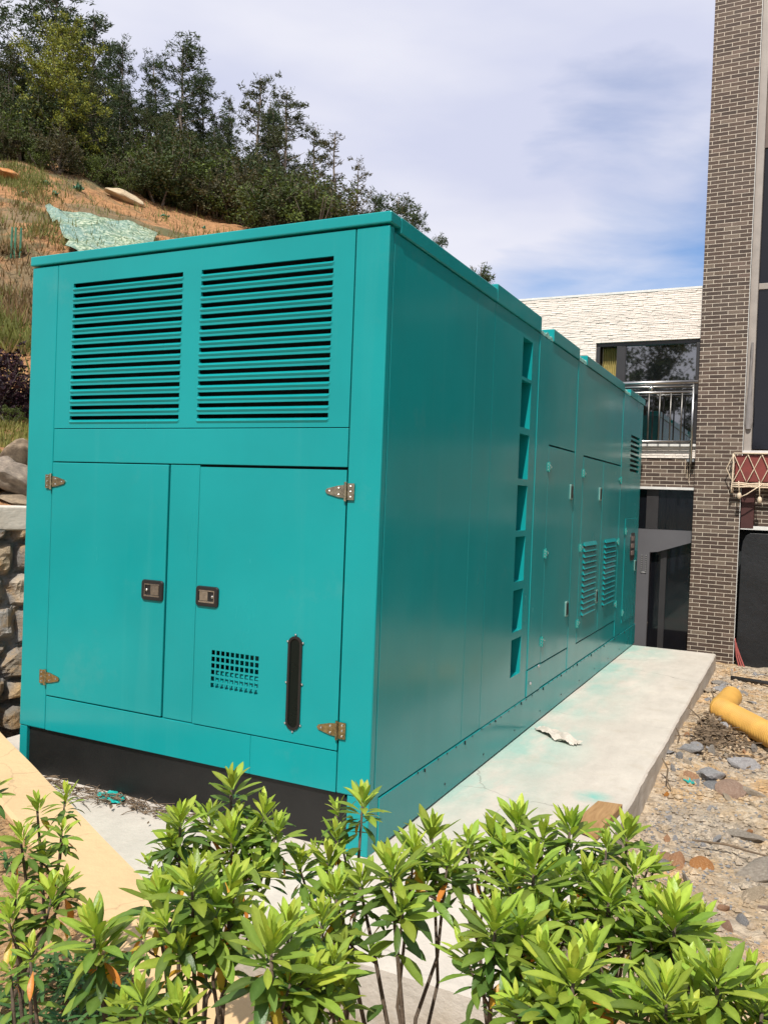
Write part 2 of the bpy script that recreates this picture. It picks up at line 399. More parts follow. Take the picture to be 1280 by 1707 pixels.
# ---------------------------------------------------------------- mesh helpers
class MB:
    def __init__(s): s.v = []; s.f = []; s.mi = []; s.c = []; s.k = 0
    def add(s, vs, fs, tone=None):
        b = len(s.v); s.v.extend(vs)
        for f in fs: s.f.append(tuple(i + b for i in f)); s.mi.append(s.k)
        if tone is not None:
            while len(s.c) < b: s.c.append((0.5, 0.5, 0.5))
            s.c.extend([tone] * len(vs) if isinstance(tone, tuple) else tone)
    def box(s, x0, x1, y0, y1, z0, z1):
        s.add([(x0, y0, z0), (x1, y0, z0), (x1, y1, z0), (x0, y1, z0), (x0, y0, z1), (x1, y0, z1), (x1, y1, z1), (x0, y1, z1)],
              [(3, 2, 1, 0), (4, 5, 6, 7), (0, 1, 5, 4), (1, 2, 6, 5), (2, 3, 7, 6), (3, 0, 4, 7)])
    def tube(s, pts, rad, seg=8, cap=True, tone=None):
        pts = [V3(p) for p in pts]; n = len(pts)
        if isinstance(rad, (int, float)): rad = [rad] * n
        vs = []; prev = None
        for i, p in enumerate(pts):
            d = (pts[min(i + 1, n - 1)] - pts[max(i - 1, 0)]).normalized()
            if prev is None:
                a = d.cross(V3((0, 0, 1)))
                if a.length < 0.1: a = d.cross(V3((0, 1, 0)))
            else: a = prev - d * prev.dot(d)
            a.normalize(); prev = a; b = d.cross(a)
            for k in range(seg):
                t = 2 * math.pi * k / seg
                vs.append(tuple(p + (a * math.cos(t) + b * math.sin(t)) * rad[i]))
        fs = []
        for i in range(n - 1):
            for k in range(seg):
                k2 = (k + 1) % seg
                fs.append((i * seg + k, i * seg + k2, (i + 1) * seg + k2, (i + 1) * seg + k))
        if cap:
            fs.append(tuple(reversed(range(seg)))); fs.append(tuple(range((n - 1) * seg, n * seg)))
        s.add(vs, fs, tone)
    def ball(s, c, r, seg=8, rings=5, sq=(1, 1, 1)):
        vs = [(c[0], c[1], c[2] + r * sq[2])]; fs = []
        for i in range(1, rings):
            ph = math.pi * i / rings
            for k in range(seg):
                t = 2 * math.pi * k / seg
                vs.append((c[0] + r * sq[0] * math.sin(ph) * math.cos(t), c[1] + r * sq[1] * math.sin(ph) * math.sin(t), c[2] + r * sq[2] * math.cos(ph)))
        vs.append((c[0], c[1], c[2] - r * sq[2])); L = len(vs) - 1
        for k in range(seg):
            k2 = (k + 1) % seg
            fs.append((0, 1 + k, 1 + k2))
            for i in range(rings - 2):
                a = 1 + i * seg
                fs.append((a + k, a + seg + k, a + seg + k2, a + k2))
            a = 1 + (rings - 2) * seg
            fs.append((a + k, L, a + k2))
        s.add(vs, fs)

class FR:
    """a wall frame: u along, v up, n out"""
    def __init__(s, o, u, v): s.o, s.u, s.v = V3(o), V3(u), V3(v); s.n = s.u.cross(s.v)
    def p(s, u, v, n=0.0): return tuple(s.o + s.u * u + s.v * v + s.n * n)
FRONT = FR((0, 0, 0), (1, 0, 0), (0, 0, 1))
SIDE = FR((0, 0, 0), (0, 1, 0), (0, 0, 1))
def fbox(mb, fr, u0, u1, v0, v1, n0, n1):
    P = fr.p
    mb.add([P(u0, v0, n0), P(u1, v0, n0), P(u1, v1, n0), P(u0, v1, n0), P(u0, v0, n1), P(u1, v0, n1), P(u1, v1, n1), P(u0, v1, n1)],
           [(3, 2, 1, 0), (4, 5, 6, 7), (0, 1, 5, 4), (1, 2, 6, 5), (2, 3, 7, 6), (3, 0, 4, 7)])
def fpoly(mb, fr, pts, n0, n1):
    n = len(pts)
    mb.add([fr.p(u, v, n0) for u, v in pts] + [fr.p(u, v, n1) for u, v in pts],
           [tuple(reversed(range(n))), tuple(range(n, 2 * n))] + [(i, (i + 1) % n, n + (i + 1) % n, n + i) for i in range(n)])
def fholes(mb, fr, us, vs, hole, n0, n1):
    """plate with rectangular holes on the grid us x vs"""
    us, vs = sorted(set(us)), sorted(set(vs))
    nu, nv = len(us), len(vs)
    base = [fr.p(u, v, n1) for v in vs for u in us] + [fr.p(u, v, n0) for v in vs for u in us]
    I = lambda i, j: j * nu + i
    B = nu * nv
    solid = lambda i, j: 0 <= i < nu - 1 and 0 <= j < nv - 1 and not hole((us[i] + us[i + 1]) / 2, (vs[j] + vs[j + 1]) / 2)
    fs = []
    for j in range(nv - 1):
        for i in range(nu - 1):
            if not solid(i, j): continue
            fs.append((I(i, j), I(i + 1, j), I(i + 1, j + 1), I(i, j + 1)))
            for (di, dj, a, b) in ((0, -1, (i, j), (i + 1, j)), (1, 0, (i + 1, j), (i + 1, j + 1)), (0, 1, (i + 1, j + 1), (i, j + 1)), (-1, 0, (i, j + 1), (i, j))):
                if not solid(i + di, j + dj):
                    fs.append((I(*b), I(*a), B + I(*a), B + I(*b)))
    mb.add(base, fs)
def rrect(u0, u1, v0, v1, r, k=4):
    out = []
    for cu, cv, a0 in ((u1 - r, v0 + r, -90), (u1 - r, v1 - r, 0), (u0 + r, v1 - r, 90), (u0 + r, v0 + r, 180)):
        for i in range(k + 1):
            a = math.radians(a0 + 90 * i / k); out.append((cu + r * math.cos(a), cv + r * math.sin(a)))
    return out

def build(name, mb, mats, parent=None, off=None, smooth=False, bevel=0.0, loc=None):
    me = bpy.data.meshes.new(name)
    vs = mb.v
    if off is not None: vs = [(x - off[0], y - off[1], z - off[2]) for x, y, z in vs]
    me.from_pydata(vs, [], mb.f); me.update()
    for mm in (mats if isinstance(mats, (list, tuple)) else [mats]): me.materials.append(mm)
    if any(mb.mi): me.polygons.foreach_set('material_index', mb.mi)
    if mb.c:
        while len(mb.c) < len(mb.v): mb.c.append((0.5, 0.5, 0.5))
        ca = me.color_attributes.new('tone', 'FLOAT_COLOR', 'POINT')
        flat = []
        for c in mb.c: flat.extend((c[0], c[1], c[2], 1.0))
        ca.data.foreach_set('color', flat)
    if smooth: me.polygons.foreach_set('use_smooth', [True] * len(me.polygons))
    o = bpy.data.objects.new(name, me); COL.objects.link(o)
    if parent: o.parent = parent
    if loc is not None: o.location = loc
    if bevel:
        b = o.modifiers.new('bevel', 'BEVEL'); b.width = bevel; b.segments = 2; b.limit_method = 'ANGLE'; b.angle_limit = math.radians(40)
    return o
def tag(o, label=None, cat=None, group=None, kind=None):
    if label: o['label'] = label
    if cat: o['category'] = cat
    if group: o['group'] = group
    if kind: o['kind'] = kind
    return o
def thing(name, label, cat, loc=(0, 0, 0), group=None):
    o = bpy.data.objects.new(name, None); COL.objects.link(o); o.location = loc; o.empty_display_size = 0.1
    return tag(o, label, cat, group)
def dup(o, loc=None, rot=None, scale=None, label=None, group=None):
    def cp(a, par):
        c = a.copy(); COL.objects.link(c)
        if par: c.parent = par
        for ch in list(a.children): cp(ch, c)
        return c
    c = cp(o, None)
    if loc is not None: c.location = loc
    if rot is not None: c.rotation_euler = rot
    if scale is not None: c.scale = (scale,) * 3 if isinstance(scale, (int, float)) else scale
    return tag(c, label, None, group)
def nz(x, y, z=0.0, s=1.0): return noise.noise(V3((x * s, y * s, z * s)))
def fbm(x, y, s=1.0, o=4):
    r = 0; a = 1
    for i in range(o): r += a * noise.noise(V3((x * s, y * s, 3.7 * i))); s *= 2.1; a *= 0.5
    return r
def sstep(a, b, x):
    t = max(0.0, min(1.0, (x - a) / (b - a))); return t * t * (3 - 2 * t)

# ---------------------------------------------------------------- setting: ground, slab, bed, hill
def ground_z(x, y):
    z = -0.175 + 0.035 * fbm(x, y, 0.9, 3) + 0.02 * fbm(x + 9, y, 5, 4)
    z += 0.07 * math.exp(-((x - 1.0) / 0.22) ** 2) * math.exp(-((y - 2.9) / 0.9) ** 2)      # rubble heaped against the slab
    z += 0.05 * math.exp(-((x - 1.05) / 0.25) ** 2 - ((y - 4.2) / 0.7) ** 2)
    return z
def grid(x0, x1, nx, y0, y1, ny, zf, keep=None):
    mb = MB(); vs = []
    for j in range(ny + 1):
        for i in range(nx + 1):
            x = x0 + (x1 - x0) * i / nx; y = y0 + (y1 - y0) * j / ny
            vs.append((x, y, zf(x, y)))
    fs = []
    for j in range(ny):
        for i in range(nx):
            a = j * (nx + 1) + i
            if keep:
                x = x0 + (x1 - x0) * (i + 0.5) / nx; y = y0 + (y1 - y0) * (j + 0.5) / ny
                if not keep(x, y): continue
            fs.append((a, a + 1, a + nx + 2, a + nx + 1))
    mb.add(vs, fs); return mb
tag(build('ground', grid(-300, 300, 60, -300, 300, 60, lambda x, y: -0.42), M['rubble']), kind='structure')
tag(build('rubble_ground', grid(0.7, 6.7, 240, -3.2, 9.0, 480, ground_z), M['rubble'], smooth=True), kind='structure')

def slab():
    mb = MB()
    x0, x1, y0, y1 = -2.75, 0.905, -0.75, 6.68
    n = 150
    # right edge, slightly broken
    ex = lambda y: x1 + 0.004 * fbm(y, 3, 2.0, 3) - 0.008 * max(0, nz(y * 5, 7)) - 0.016 * math.exp(-((y - 1.95) / 0.1) ** 2) * (0.6 + nz(y * 20, 1)) 
    ys = [y0 + (y1 - y0) * j / n for j in range(n + 1)]
    cols = [x0, -0.2, 0.1, 0.3, 0.5, 0.7, 0.82]
    vs = []
    for y in ys:
        e = ex(y)
        for c in cols: vs.append((c, y, 0.003 * fbm(c, y, 1.5, 2)))
        vs.append((e - 0.012, y, 0.0015 * nz(y * 8, 2)))
        vs.append((e, y, -0.011))
        vs.append((e + 0.003 * nz(y * 6, 5), y, -0.08))
        vs.append((e + 0.008 + 0.004 * nz(y * 4, 9), y, -0.3))
    k = len(cols) + 4
    fs = [(j * k + i, j * k + i + 1, (j + 1) * k + i + 1, (j + 1) * k + i) for j in range(n) for i in range(k - 1)]
    b = len(vs)
    for j in (0, n):
        for i in range(k): x, y, z = vs[j * k + i]; vs.append((x, y, -0.31 if i < k - 1 else z))
    for i in range(k - 1):
        fs.append((i, b + i, b + i + 1, i + 1)); fs.append((n * k + i, n * k + i + 1, b + k + i + 1, b + k + i))
    mb.add(vs, fs)
    o = build('concrete_slab', mb, M['slab'])
    tag(o, 'pale concrete slab under the teal generator with paint overspray along its strip', 'slab')
slab()

# cream wall edging the bed
CURB_A, CURB_D = V3((-2.235, -0.09, 0)), V3((0.894, -0.449, 0)).normalized()
CURB_N = V3((-0.449, -0.894, 0)).normalized()
def curb():
    mb = MB(); n = 60; vs = []; L0, L1 = -1.9, 6.5
    prof = [(0, -0.3), (0, 0.235), (0.012, 0.25), (0.235, 0.25), (0.25, 0.238), (0.25, -0.1)]
    for j in range(n + 1):
        t = L0 + (L1 - L0) * j / n
        for a, z in prof:
            p = CURB_A + CURB_D * t + CURB_N * (a + 0.004 * nz(t * 2, a))
            vs.append((p.x, p.y, z + 0.004 * nz(t * 1.5, 4)))
    k = len(prof)
    fs = [(j * k + i, (j + 1) * k + i, (j + 1) * k + i + 1, j * k + i + 1) for j in range(n) for i in range(k - 1)]
    fs.append(tuple(range(k - 1, -1, -1))); fs.append(tuple(n * k + i for i in range(k)))
    mb.add(vs, fs)
    o = build('garden_curb', mb, M['curb'])
    tag(o, 'cream painted low wall running diagonally between the shrub bed and the slab', 'low wall')
curb()
def bed_z(x, y):
    p = V3((x, y, 0)) - CURB_A
    a = p.dot(CURB_N)                       # distance behind the far face of the curb
    t = p.dot(CURB_D)
    z = 0.215 + 0.035 * fbm(x, y, 1.7, 3) + 0.022 * fbm(x + 5, y, 7, 3)
    z += 0.05 * sstep(0.9, 0.3, a) * (0.5 + nz(t * 2.1, 2))
    if a < 0.30: z = min(z, 0.262 + 0.05 * nz(t * 3.0, 8) - (0.26 - a) * 0.9)
    return z
def bed():
    mb = MB(); n1, n2 = 300, 130; vs = []
    for j in range(n2 + 1):
        a = 0.12 + 2.9 * j / n2
        for i in range(n1 + 1):
            p = CURB_A + CURB_D * (-1.8 + 8.0 * i / n1) + CURB_N * a
            vs.append((p.x, p.y, bed_z(p.x, p.y)))
    fs = [(j * (n1 + 1) + i, (j + 1) * (n1 + 1) + i, (j + 1) * (n1 + 1) + i + 1, j * (n1 + 1) + i + 1) for j in range(n2) for i in range(n1)]
    mb.add(vs, fs)
    tag(build('planting_bed', mb, M['soil'], smooth=True), kind='structure')
bed()

def hill_s(x, y): return -0.835 * x + 0.55 * y
def hill_z(x, y):
    s = hill_s(x, y)
    pts = ((-50, 1.2), (4.0, 1.36), (5.0, 1.72), (5.6, 1.84), (8.0, 2.34), (8.8, 2.6), (16, 6.3), (29.6, 13.0), (31, 14.0), (60, 21), (120, 24))
    z = pts[-1][1]
    for (a, za), (b, zb) in zip(pts, pts[1:]):
        if s <= b: z = za + (zb - za) * max(0, (s - a)) / (b - a); break
    if y > 28: z -= 0.50 * (y - 28) * sstep(28, 34, y)
    z -= 0.75 * max(0.0, x + 13.5) * sstep(14, 22, y)
    k = sstep(8, 14, s)
    return z + k * (0.5 * fbm(x, y, 0.13, 3) + 0.16 * fbm(x, y, 0.9, 3)) + (1 - k) * 0.04 * fbm(x, y, 1.2, 3)
def on_hill(x, y): return ((x + 3.8) * .936 - (y - 1.4) * .352 < -0.22 and x < -2.9) or y > 18.0
tag(build('hillside', grid(-94.0, 41.0, 405, -40, 110, 450, hill_z, lambda x, y: on_hill(x, y)), M['hill'], smooth=True), kind='structure')

# ---------------------------------------------------------------- masonry retaining wall on the left
def retaining_wall():
    X0 = -3.8
    root = thing('retaining_wall', 'rough stone masonry retaining wall with concrete cap left of the generator', 'retaining wall', (X0, 1.4, -0.3))
    off = (X0, 1.4, -0.3); root.rotation_euler.z = -0.36
    r = random.Random(3)
    seeds = []
    y = -5.0
    while y < 6:
        z = -0.5
        while z < 1.4:
            seeds.append((y + r.uniform(-0.12, 0.12), z + r.uniform(-0.08, 0.08), r.choice([(0.42, 0.33, 0.22), (0.30, 0.25, 0.19), (0.50, 0.34, 0.17), (0.34, 0.32, 0.29), (0.22, 0.18, 0.13), (0.55, 0.45, 0.33)]), r.uniform(0, 0.07)))
            z += 0.25
        y += 0.34
    grid_b = {}
    for sd in seeds: grid_b.setdefault((int(sd[0] // 0.5), int(sd[1] // 0.5)), []).append(sd)
    ny, nzz = 340, 60
    vs = []; tones = []
    for j in range(nzz + 1):
        z = -0.3 + 1.54 * j / nzz
        for i in range(ny + 1):
            y = -4.5 + 9.5 * i / ny
            yy, zz = y + 0.05 * nz(y * 4, z * 4), z + 0.05 * nz(y * 4, z * 4, 5)
            best = []
            ci, cj = int(yy // 0.5), int(zz // 0.5)
            for a in (-1, 0, 1):
                for b in (-1, 0, 1):
                    for sd in grid_b.get((ci + a, cj + b), ()):
                        best.append((math.hypot((yy - sd[0]) * 0.8, zz - sd[1]), sd))
            best.sort(key=lambda q: q[0])
            e = best[1][0] - best[0][0]; sd = best[0][1]
            h = sstep(0.01, 0.09, e)
            vs.append((X0 - 0.02 + h * (0.08 + sd[3]) + 0.02 * fbm(y, z, 9, 4), y, z))
            tones.append(tuple(0.20 * (1 - h) + c * h * 0.85 for c in sd[2]))
    fs = [(j * (ny + 1) + i, j * (ny + 1) + i + 1, (j + 1) * (ny + 1) + i + 1, (j + 1) * (ny + 1) + i) for j in range(nzz) for i in range(ny)]
    mb = MB(); mb.add(vs, fs, tones)
    build('stone_face', mb, M['masonry'], root, off)
    mb = MB(); mb.box(-4.2, -3.705, -4.5, 5.0, 1.24, 1.425)
    build('concrete_cap', mb, M['cap'], root, off, bevel=0.012)
retaining_wall()

def rock_mesh(seed, r=1.0, sub=3, flat=0.75):
    bm = bmesh.new(); bmesh.ops.create_icosphere(bm, subdivisions=sub, radius=1.0)
    rr = random.Random(seed); planes = [V3((rr.uniform(-1, 1), rr.uniform(-1, 1), rr.uniform(-1, 1))).normalized() for _ in range(11)]
    hs = [rr.uniform(0.55, 0.9) for _ in planes]
    st = V3((rr.uniform(0.8, 1.25), rr.uniform(0.7, 1.1), flat * rr.uniform(0.7, 1.1)))
    for v in bm.verts:
        c = v.co.copy()
        for p, h in zip(planes, hs):
            d = c.dot(p)
            if d > h: c -= p * (d - h)
        c *= 1 + 0.10 * noise.noise(c * 2.3 + V3((seed, 0, 0)))
        v.co = V3((c.x * st.x, c.y * st.y, c.z * st.z)) * r
    me = bpy.data.meshes.new('rock'); bm.to_mesh(me); bm.free(); return me
def mesh_obj(name, me, mat, loc, rot=(0, 0, 0), scale=1.0):
    if not me.materials: me.materials.append(mat)
    o = bpy.data.objects.new(name, me); COL.objects.link(o); o.location = loc; o.rotation_euler = rot
    o.scale = (scale,) * 3 if isinstance(scale, (int, float)) else scale
    return o
BOULD = [rock_mesh(20 + i, 1.0, 4, 0.8) for i in range(5)]
rb = random.Random(11)
yy = -3.6; i = 0
while yy < 4.8:
    sc = rb.uniform(0.20, 0.30)
    if not 0.9 < yy < 2.2:
        o = mesh_obj('boulder', BOULD[i % 5], M['boulder'], (-3.8 - .58 + .35 * (yy - 1.4) + rb.uniform(-0.08, 0.08), yy, 1.5 + rb.uniform(-0.03, 0.04)), (rb.uniform(0, 6), rb.uniform(0, 6), rb.uniform(0, 6)), sc)
        tag(o, 'rough brown boulder lying in the row on top of the retaining wall', 'boulder', 'boulders along the retaining wall')
    yy += sc * 1.5; i += 1
for (px, py, d, sx, sy, sz, lab, k) in ((30, 833, 6.9, .30, .24, .085, 'flat tan slab of rock lowest on the retaining wall cap', 0), (42, 803, 7.0, .27, .25, .175, 'big dark grey boulder above the concrete cap beside the generator', 1),
                            (5, 782, 7.15, .2, .24, .15, 'dark brown boulder at the left above the concrete cap', 2), (40, 772, 7.35, .24, .3, .11, 'sandy flat topped boulder under the grass edge', 3), (-25, 815, 7.0, .25, .25, .2, 'brown boulder cut by the left picture edge above the cap', 4)):
    tag(mesh_obj('boulder', BOULD[k], M['boulder'], at(px, py, d), (0.3 * k, 0.2, 1.3 * k), (sx, sy, sz)), lab, 'boulder', 'boulders along the retaining wall')

# ---------------------------------------------------------------- the generator
G = thing('generator_enclosure', 'large teal steel generator enclosure with louvres and doors standing on a concrete slab', 'generator', (-1.095, 3.39, 0.0))
GO = tuple(G.location)
TL = M['teal']
def gp(name, mb, mat, parent=G, **kw): return build(name, mb, mat, parent, GO, **kw)

def hinge(fr, u, v, s, par, mat, k=1.0, n=0.0, bolt=None):
    mb = MB()
    fpoly(mb, fr, [(u + a * s * k, v + b * k) for a, b in ((-0.008, -0.043), (-0.008, 0.043), (-0.05, 0.043), (-0.05, -0.043))][::(1 if s > 0 else -1)], n, n + 0.006 * k)
    pts = [(0.008, -0.034), (0.045, -0.03), (0.112, -0.013), (0.122, 0.0), (0.112, 0.013), (0.045, 0.03), (0.008, 0.034)]
    pts = [(u + a * s * k, v + b * k) for a, b in pts]
    if s < 0: pts = pts[::-1]
    fpoly(mb, fr, pts, n, n + 0.007 * k)
    mb.tube([fr.p(u, v - 0.05 * k, n + 0.008 * k), fr.p(u, v + 0.05 * k, n + 0.008 * k)], 0.009 * k, 10)
    mb.k = 1
    for a, b in ((-0.03, 0.028), (-0.03, -0.028), (-0.03, 0.0), (0.04, 0.017), (0.04, -0.017), (0.095, 0.0)):
        mb.ball(fr.p(u + a * s * k, v + b * k, n + 0.007 * k), 0.0065 * k, 8, 4)
    return gp('hinge', mb, [mat, bolt or M['chrome']], par)

def latch(fr, u0, u1, v0, v1, flip, par, n=0.0):
    mb = MB()
    fpoly(mb, fr, rrect(u0, u1, v0, v1, 0.016), n, n + 0.005)
    o_ring = rrect(u0, u1, v0, v1, 0.016); i_ring = rrect(u0 + .02, u1 - .02, v0 + .018, v1 - .018, 0.008)
    k = len(o_ring)
    vs = [fr.p(a, b, n + .005) for a, b in o_ring] + [fr.p(a * .94 + (u0 + u1) / 2 * .06, b * .94 + (v0 + v1) / 2 * .06, n + .011) for a, b in o_ring] + [fr.p(a, b, n + .011) for a, b in i_ring] + [fr.p(a, b, n + .004) for a, b in i_ring]
    fs = []
    for q in range(3):
        for i in range(k): fs.append((q * k + i, q * k + (i + 1) % k, (q + 1) * k + (i + 1) % k, (q + 1) * k + i))
    mb.add(vs, fs)
    lt = gp('latch', mb, M['rubber'], par)
    mb = MB()
    a0, a1, b0, b1 = u0 + .021, u1 - .021, v0 + .019, v1 - .019
    fbox(mb, fr, a0, a1, b0, b0 + .008, n + .005, n + .012); fbox(mb, fr, a0, a1, b1 - .006, b1, n + .005, n + .0105)
    w = (a1 - a0) * .58
    if flip: p0, p1 = a0 + .004, a0 + w
    else: p0, p1 = a1 - w, a1 - .004
    fpoly(mb, fr, rrect(p0, p1, b0 + .01, b1 - .007, .004), n + .0052, n + .010)
    q = a1 - .014 if flip else a0 + .014
    mb.ball(fr.p(q, (b0 + b1) / 2, n + .006), .008, 10, 5)
    fbox(mb, fr, a0 if not flip else a1 - .004, a0 + .004 if not flip else a1, b0 + .008, b1 - .006, n + .005, n + .011)
    gp('latch_paddle', mb, M['chrome'], par)

def generator():
    # core behind the skins, dark where the slots look in
    mb = MB(); mb.box(-2.165, -0.03, 0.30, 6.74, 0.24, 2.775); mb.box(-2.165, -0.03, 0.115, 0.30, 0.27, 1.9); mb.box(-2.165, -2.12, .03, .115, .27, 2.77)
    mb.v = [(x if x < -0.1 else -0.03, y, z) for x, y, z in mb.v]
    # cut back the core at the slot column by building it in two pieces
    mb = MB()
    for y0, y1, xm in ((0.30, 1.97, -0.031), (1.97, 2.25, -0.20), (2.25, 6.74, -0.031)): mb.box(-2.165, xm, y0, y1, 0.24, 2.775)
    mb.box(-2.165, -0.031, 0.05, 0.30, 0.262, 0.60); mb.box(-2.165, -0.92, 0.05, 0.30, 0.60, 1.89); mb.box(-0.55, -0.031, 0.05, 0.30, 0.60, 1.89); mb.box(-0.92, -0.55, 0.05, 0.30, 0.9, 1.89)
    gp('inner_frame', mb, M['dark'])
    mb = MB(); mb.box(-2.1, -0.1, 0.12, 0.29, 1.9, 2.77)
    gp('radiator_core', mb, M['dark'])
    # front posts and bands
    for u0, u1 in ((-2.19, -1.995), (-0.166, 0.0)):
        mb = MB(); fbox(mb, FRONT, u0, u1, 0.262, 2.793, -0.05, 0.0); gp('corner_post', mb, TL, bevel=0.006)
    for u0, u1 in ((-2.19, -2.135), (-0.112, -0.001)):
        mb = MB(); fbox(mb, FRONT, u0, u1, 0.0, 0.2605, -0.10, -0.004); gp('foot', mb, TL, bevel=0.004)
    mb = MB(); fbox(mb, FRONT, -1.991, -0.170, 1.729, 1.905, -0.05, 0.0); gp('cross_band', mb, TL, bevel=0.003)
    mb = MB(); fbox(mb, FRONT, -1.991, -0.64, 0.262, 0.447, -0.05, 0.0); fbox(mb, FRONT, -0.6392, -0.170, 0.262, 0.447, -0.05, 0.0); gp('bottom_band', mb, TL, bevel=0.003)
    mb = MB(); fbox(mb, FRONT, -1.179, -0.995, 0.4515, 1.7245, -0.05, -0.004); gp('centre_post', mb, TL, bevel=0.002)
    # louvre panel
    rows = 14
    banks = ((-1.878, -1.137), (-1.022, -0.278))
    z0, z1 = 1.945, 2.708
    pit = (z1 - z0) / rows
    slot = 0.0290
    us = [-1.991, -0.170] + [q for b in banks for q in b]
    vs = [1.909, 2.790]
    sl = []
    for r in range(rows):
        b = z0 + r * pit; vs += [b, b + slot]; sl.append((b, b + slot))
    mb = MB()
    fholes(mb, FRONT, us, vs, lambda u, v: any(a < u < b for a, b in banks) and any(a < v < b for a, b in sl), -0.012, 0.0)
    gp('louvre_panel', mb, TL)
    for a, b in banks:
        mb = MB()
        for (v0, v1) in sl:
            # rolled lower lip of each opening and the blade behind it
            prof = [(-0.05, v0 + 0.016), (-0.022, v0 + 0.012), (-0.004, v0 + 0.007), (0.0055, v0 - 0.002), (0.0060, v0 - 0.0035), (0.0055, v0 - 0.005), (0.0012, v0 - 0.013)]
            k = len(prof); e = 0.0
            pts = []
            for uu in (a - 0.004, a + 0.006, b - 0.006, b + 0.004):
                edge = uu in (a - 0.004, b + 0.004)
                for n, v in prof:
                    nn = (min(n, 0.0015) if edge else n)
                    vv = v + (0.006 if edge and n > -0.005 else 0)
                    pts.append(FRONT.p(uu, vv, nn))
            fs = [(q * k + i + 1, q * k + i, (q + 1) * k + i, (q + 1) * k + i + 1) for q in range(3) for i in range(k - 1)]
            mb.add(pts, fs)
        gp('louvre_bank', mb, TL)
    # front lid
    mb = MB(); mb.box(-2.197, 0.010, -0.012, 0.09, 2.800, 2.851)
    gp('front_lid', mb, TL, bevel=0.006)
    mb = MB(); mb.box(-2.17, -0.05, 0.09, 6.74, 2.776, 2.80)
    gp('roof_deck', mb, TL)
    # front doors
    mb = MB(); fbox(mb, FRONT, -1.989, -1.186, 0.4535, 1.7235, -0.03, 0.004)
    dl = gp('door', mb, TL, bevel=0.004)
    hinge(FRONT, -1.992, 1.620, 1, dl, M['nickel'], k=0.86, n=0.005); hinge(FRONT, -1.992, 0.553, 1, dl, M['nickel'], k=0.86, n=0.005)
    latch(FRONT, -1.330, -1.190, 1.036, 1.139, False, dl, 0.0045)
    mb = MB()
    vu = [-0.881 + 0.0284 * i for i in range(11)]; vv = [0.645 + 0.0320 * i for i in range(7)]
    cu, cv = [], []
    for i in range(10): cu += [vu[i], vu[i] + 0.0205]
    for i in range(6): cv += [vv[i], vv[i] + 0.0225]
    inh = lambda x, g, w: any(a < x < a + w for a in g)
    fholes(mb, FRONT, [-0.986, -0.1685] + cu, [0.4535, 1.7165] + cv, lambda u, v: inh(u, vu[:10], .0205) and inh(v, vv[:6], .0225), 0.000, 0.004)
    dr = gp('door', mb, TL)
    mb = MB(); P = FRONT.p
    mb.add([P(-0.91, 0.625, -0.002), P(-0.56, 0.625, -0.002), P(-0.56, 0.72, -0.075), P(-0.91, 0.72, -0.075)], [(0, 1, 2, 3)])
    mb.add([P(-0.91, 0.69, -0.17), P(-0.56, 0.69, -0.17), P(-0.56, 0.88, -0.17), P(-0.91, 0.88, -0.17)], [(0, 1, 2, 3)])
    gp('vent_baffle', mb, TL, dr)
    hinge(FRONT, -0.168, 1.620, -1, dr, M['nickel'], k=0.86, n=0.005); hinge(FRONT, -0.168, 0.548, -1, dr, M['nickel'], k=0.86, n=0.005)
    latch(FRONT, -0.984, -0.848, 1.036, 1.135, True, dr, 0.0045)
    # sight window
    def stad(hw, hh, c=(-0.4035, 0.728), k=8):
        pts = []
        for i in range(k + 1): a = math.pi * i / k; pts.append((c[0] + hw * math.cos(a), c[1] + hh - hw + hw * math.sin(a)))
        for i in range(k + 1): a = math.pi + math.pi * i / k; pts.append((c[0] + hw * math.cos(a), c[1] - hh + hw + hw * math.sin(a)))
        return pts
    mb = MB(); ring = stad(.038, .218); inner = stad(.026, .206); k = len(ring)
    vs_ = [P(a, b, .0042) for a, b in ring] + [P(a, b, .012) for a, b in ring] + [P(a, b, .012) for a, b in inner] + [P(a, b, .006) for a, b in inner]
    mb.add(vs_, [(q * k + i, q * k + (i + 1) % k, (q + 1) * k + (i + 1) % k, (q + 1) * k + i) for q in range(3) for i in range(k)])
    sw = gp('sight_window', mb, M['rubber'], dr, smooth=False)
    mb = MB(); mb.add([P(a, b, .0065) for a, b in inner], [tuple(range(k))]); gp('sight_glass', mb, M['sight'], dr)
    for a, b in ((0, .224), (-.041, .19), (.041, .19), (-.043, 0), (.043, 0), (-.041, -.19), (.041, -.19), (0, -.224)):
        mb = MB(); mb.ball(P(-0.4035 + a, .728 + b, .007), .0062, 8, 4); gp('window_bolt', mb, M['chrome'], dr)
    # black skid
    mb = MB(); fpoly(mb, FRONT, [(-2.134, 0.0), (-0.113, 0.0), (-0.113, 0.22), (-0.135, 0.2555), (-2.134, 0.2555)], -0.25, -0.022)
    gp('skid', mb, M['black'], bevel=0.004)
    mb = MB(); mb.box(-2.15, -0.06, 0.25, 6.7, 0.0, 0.235); gp('skid_bed', mb, M['black'])

    # ---- long side
    zb, zt = 0.244, 2.776
    def panel(name, y0, y1, z0, z1, n=0.0, bev=0.0025, g=0.0022):
        mb = MB(); fbox(mb, SIDE, y0 + g, y1 - g, z0 + g, z1 - g, -0.03, n); return gp(name, mb, TL, bevel=bev)
    panel('side_panel', 0.052, 1.13, zb, zt, g=0.0012); panel('side_panel', 1.13, 1.435, zb, zt, 0.0, g=0.0012)
    slots = [(2.427, 2.680), (2.096, 2.404), (1.757, 2.053), (1.414, 1.714), (1.075, 1.374), (0.742, 1.020), (0.444, 0.694)]
    mb = MB(); vv2 = [zb, zt]
    for a, b in slots: vv2 += [a, b]
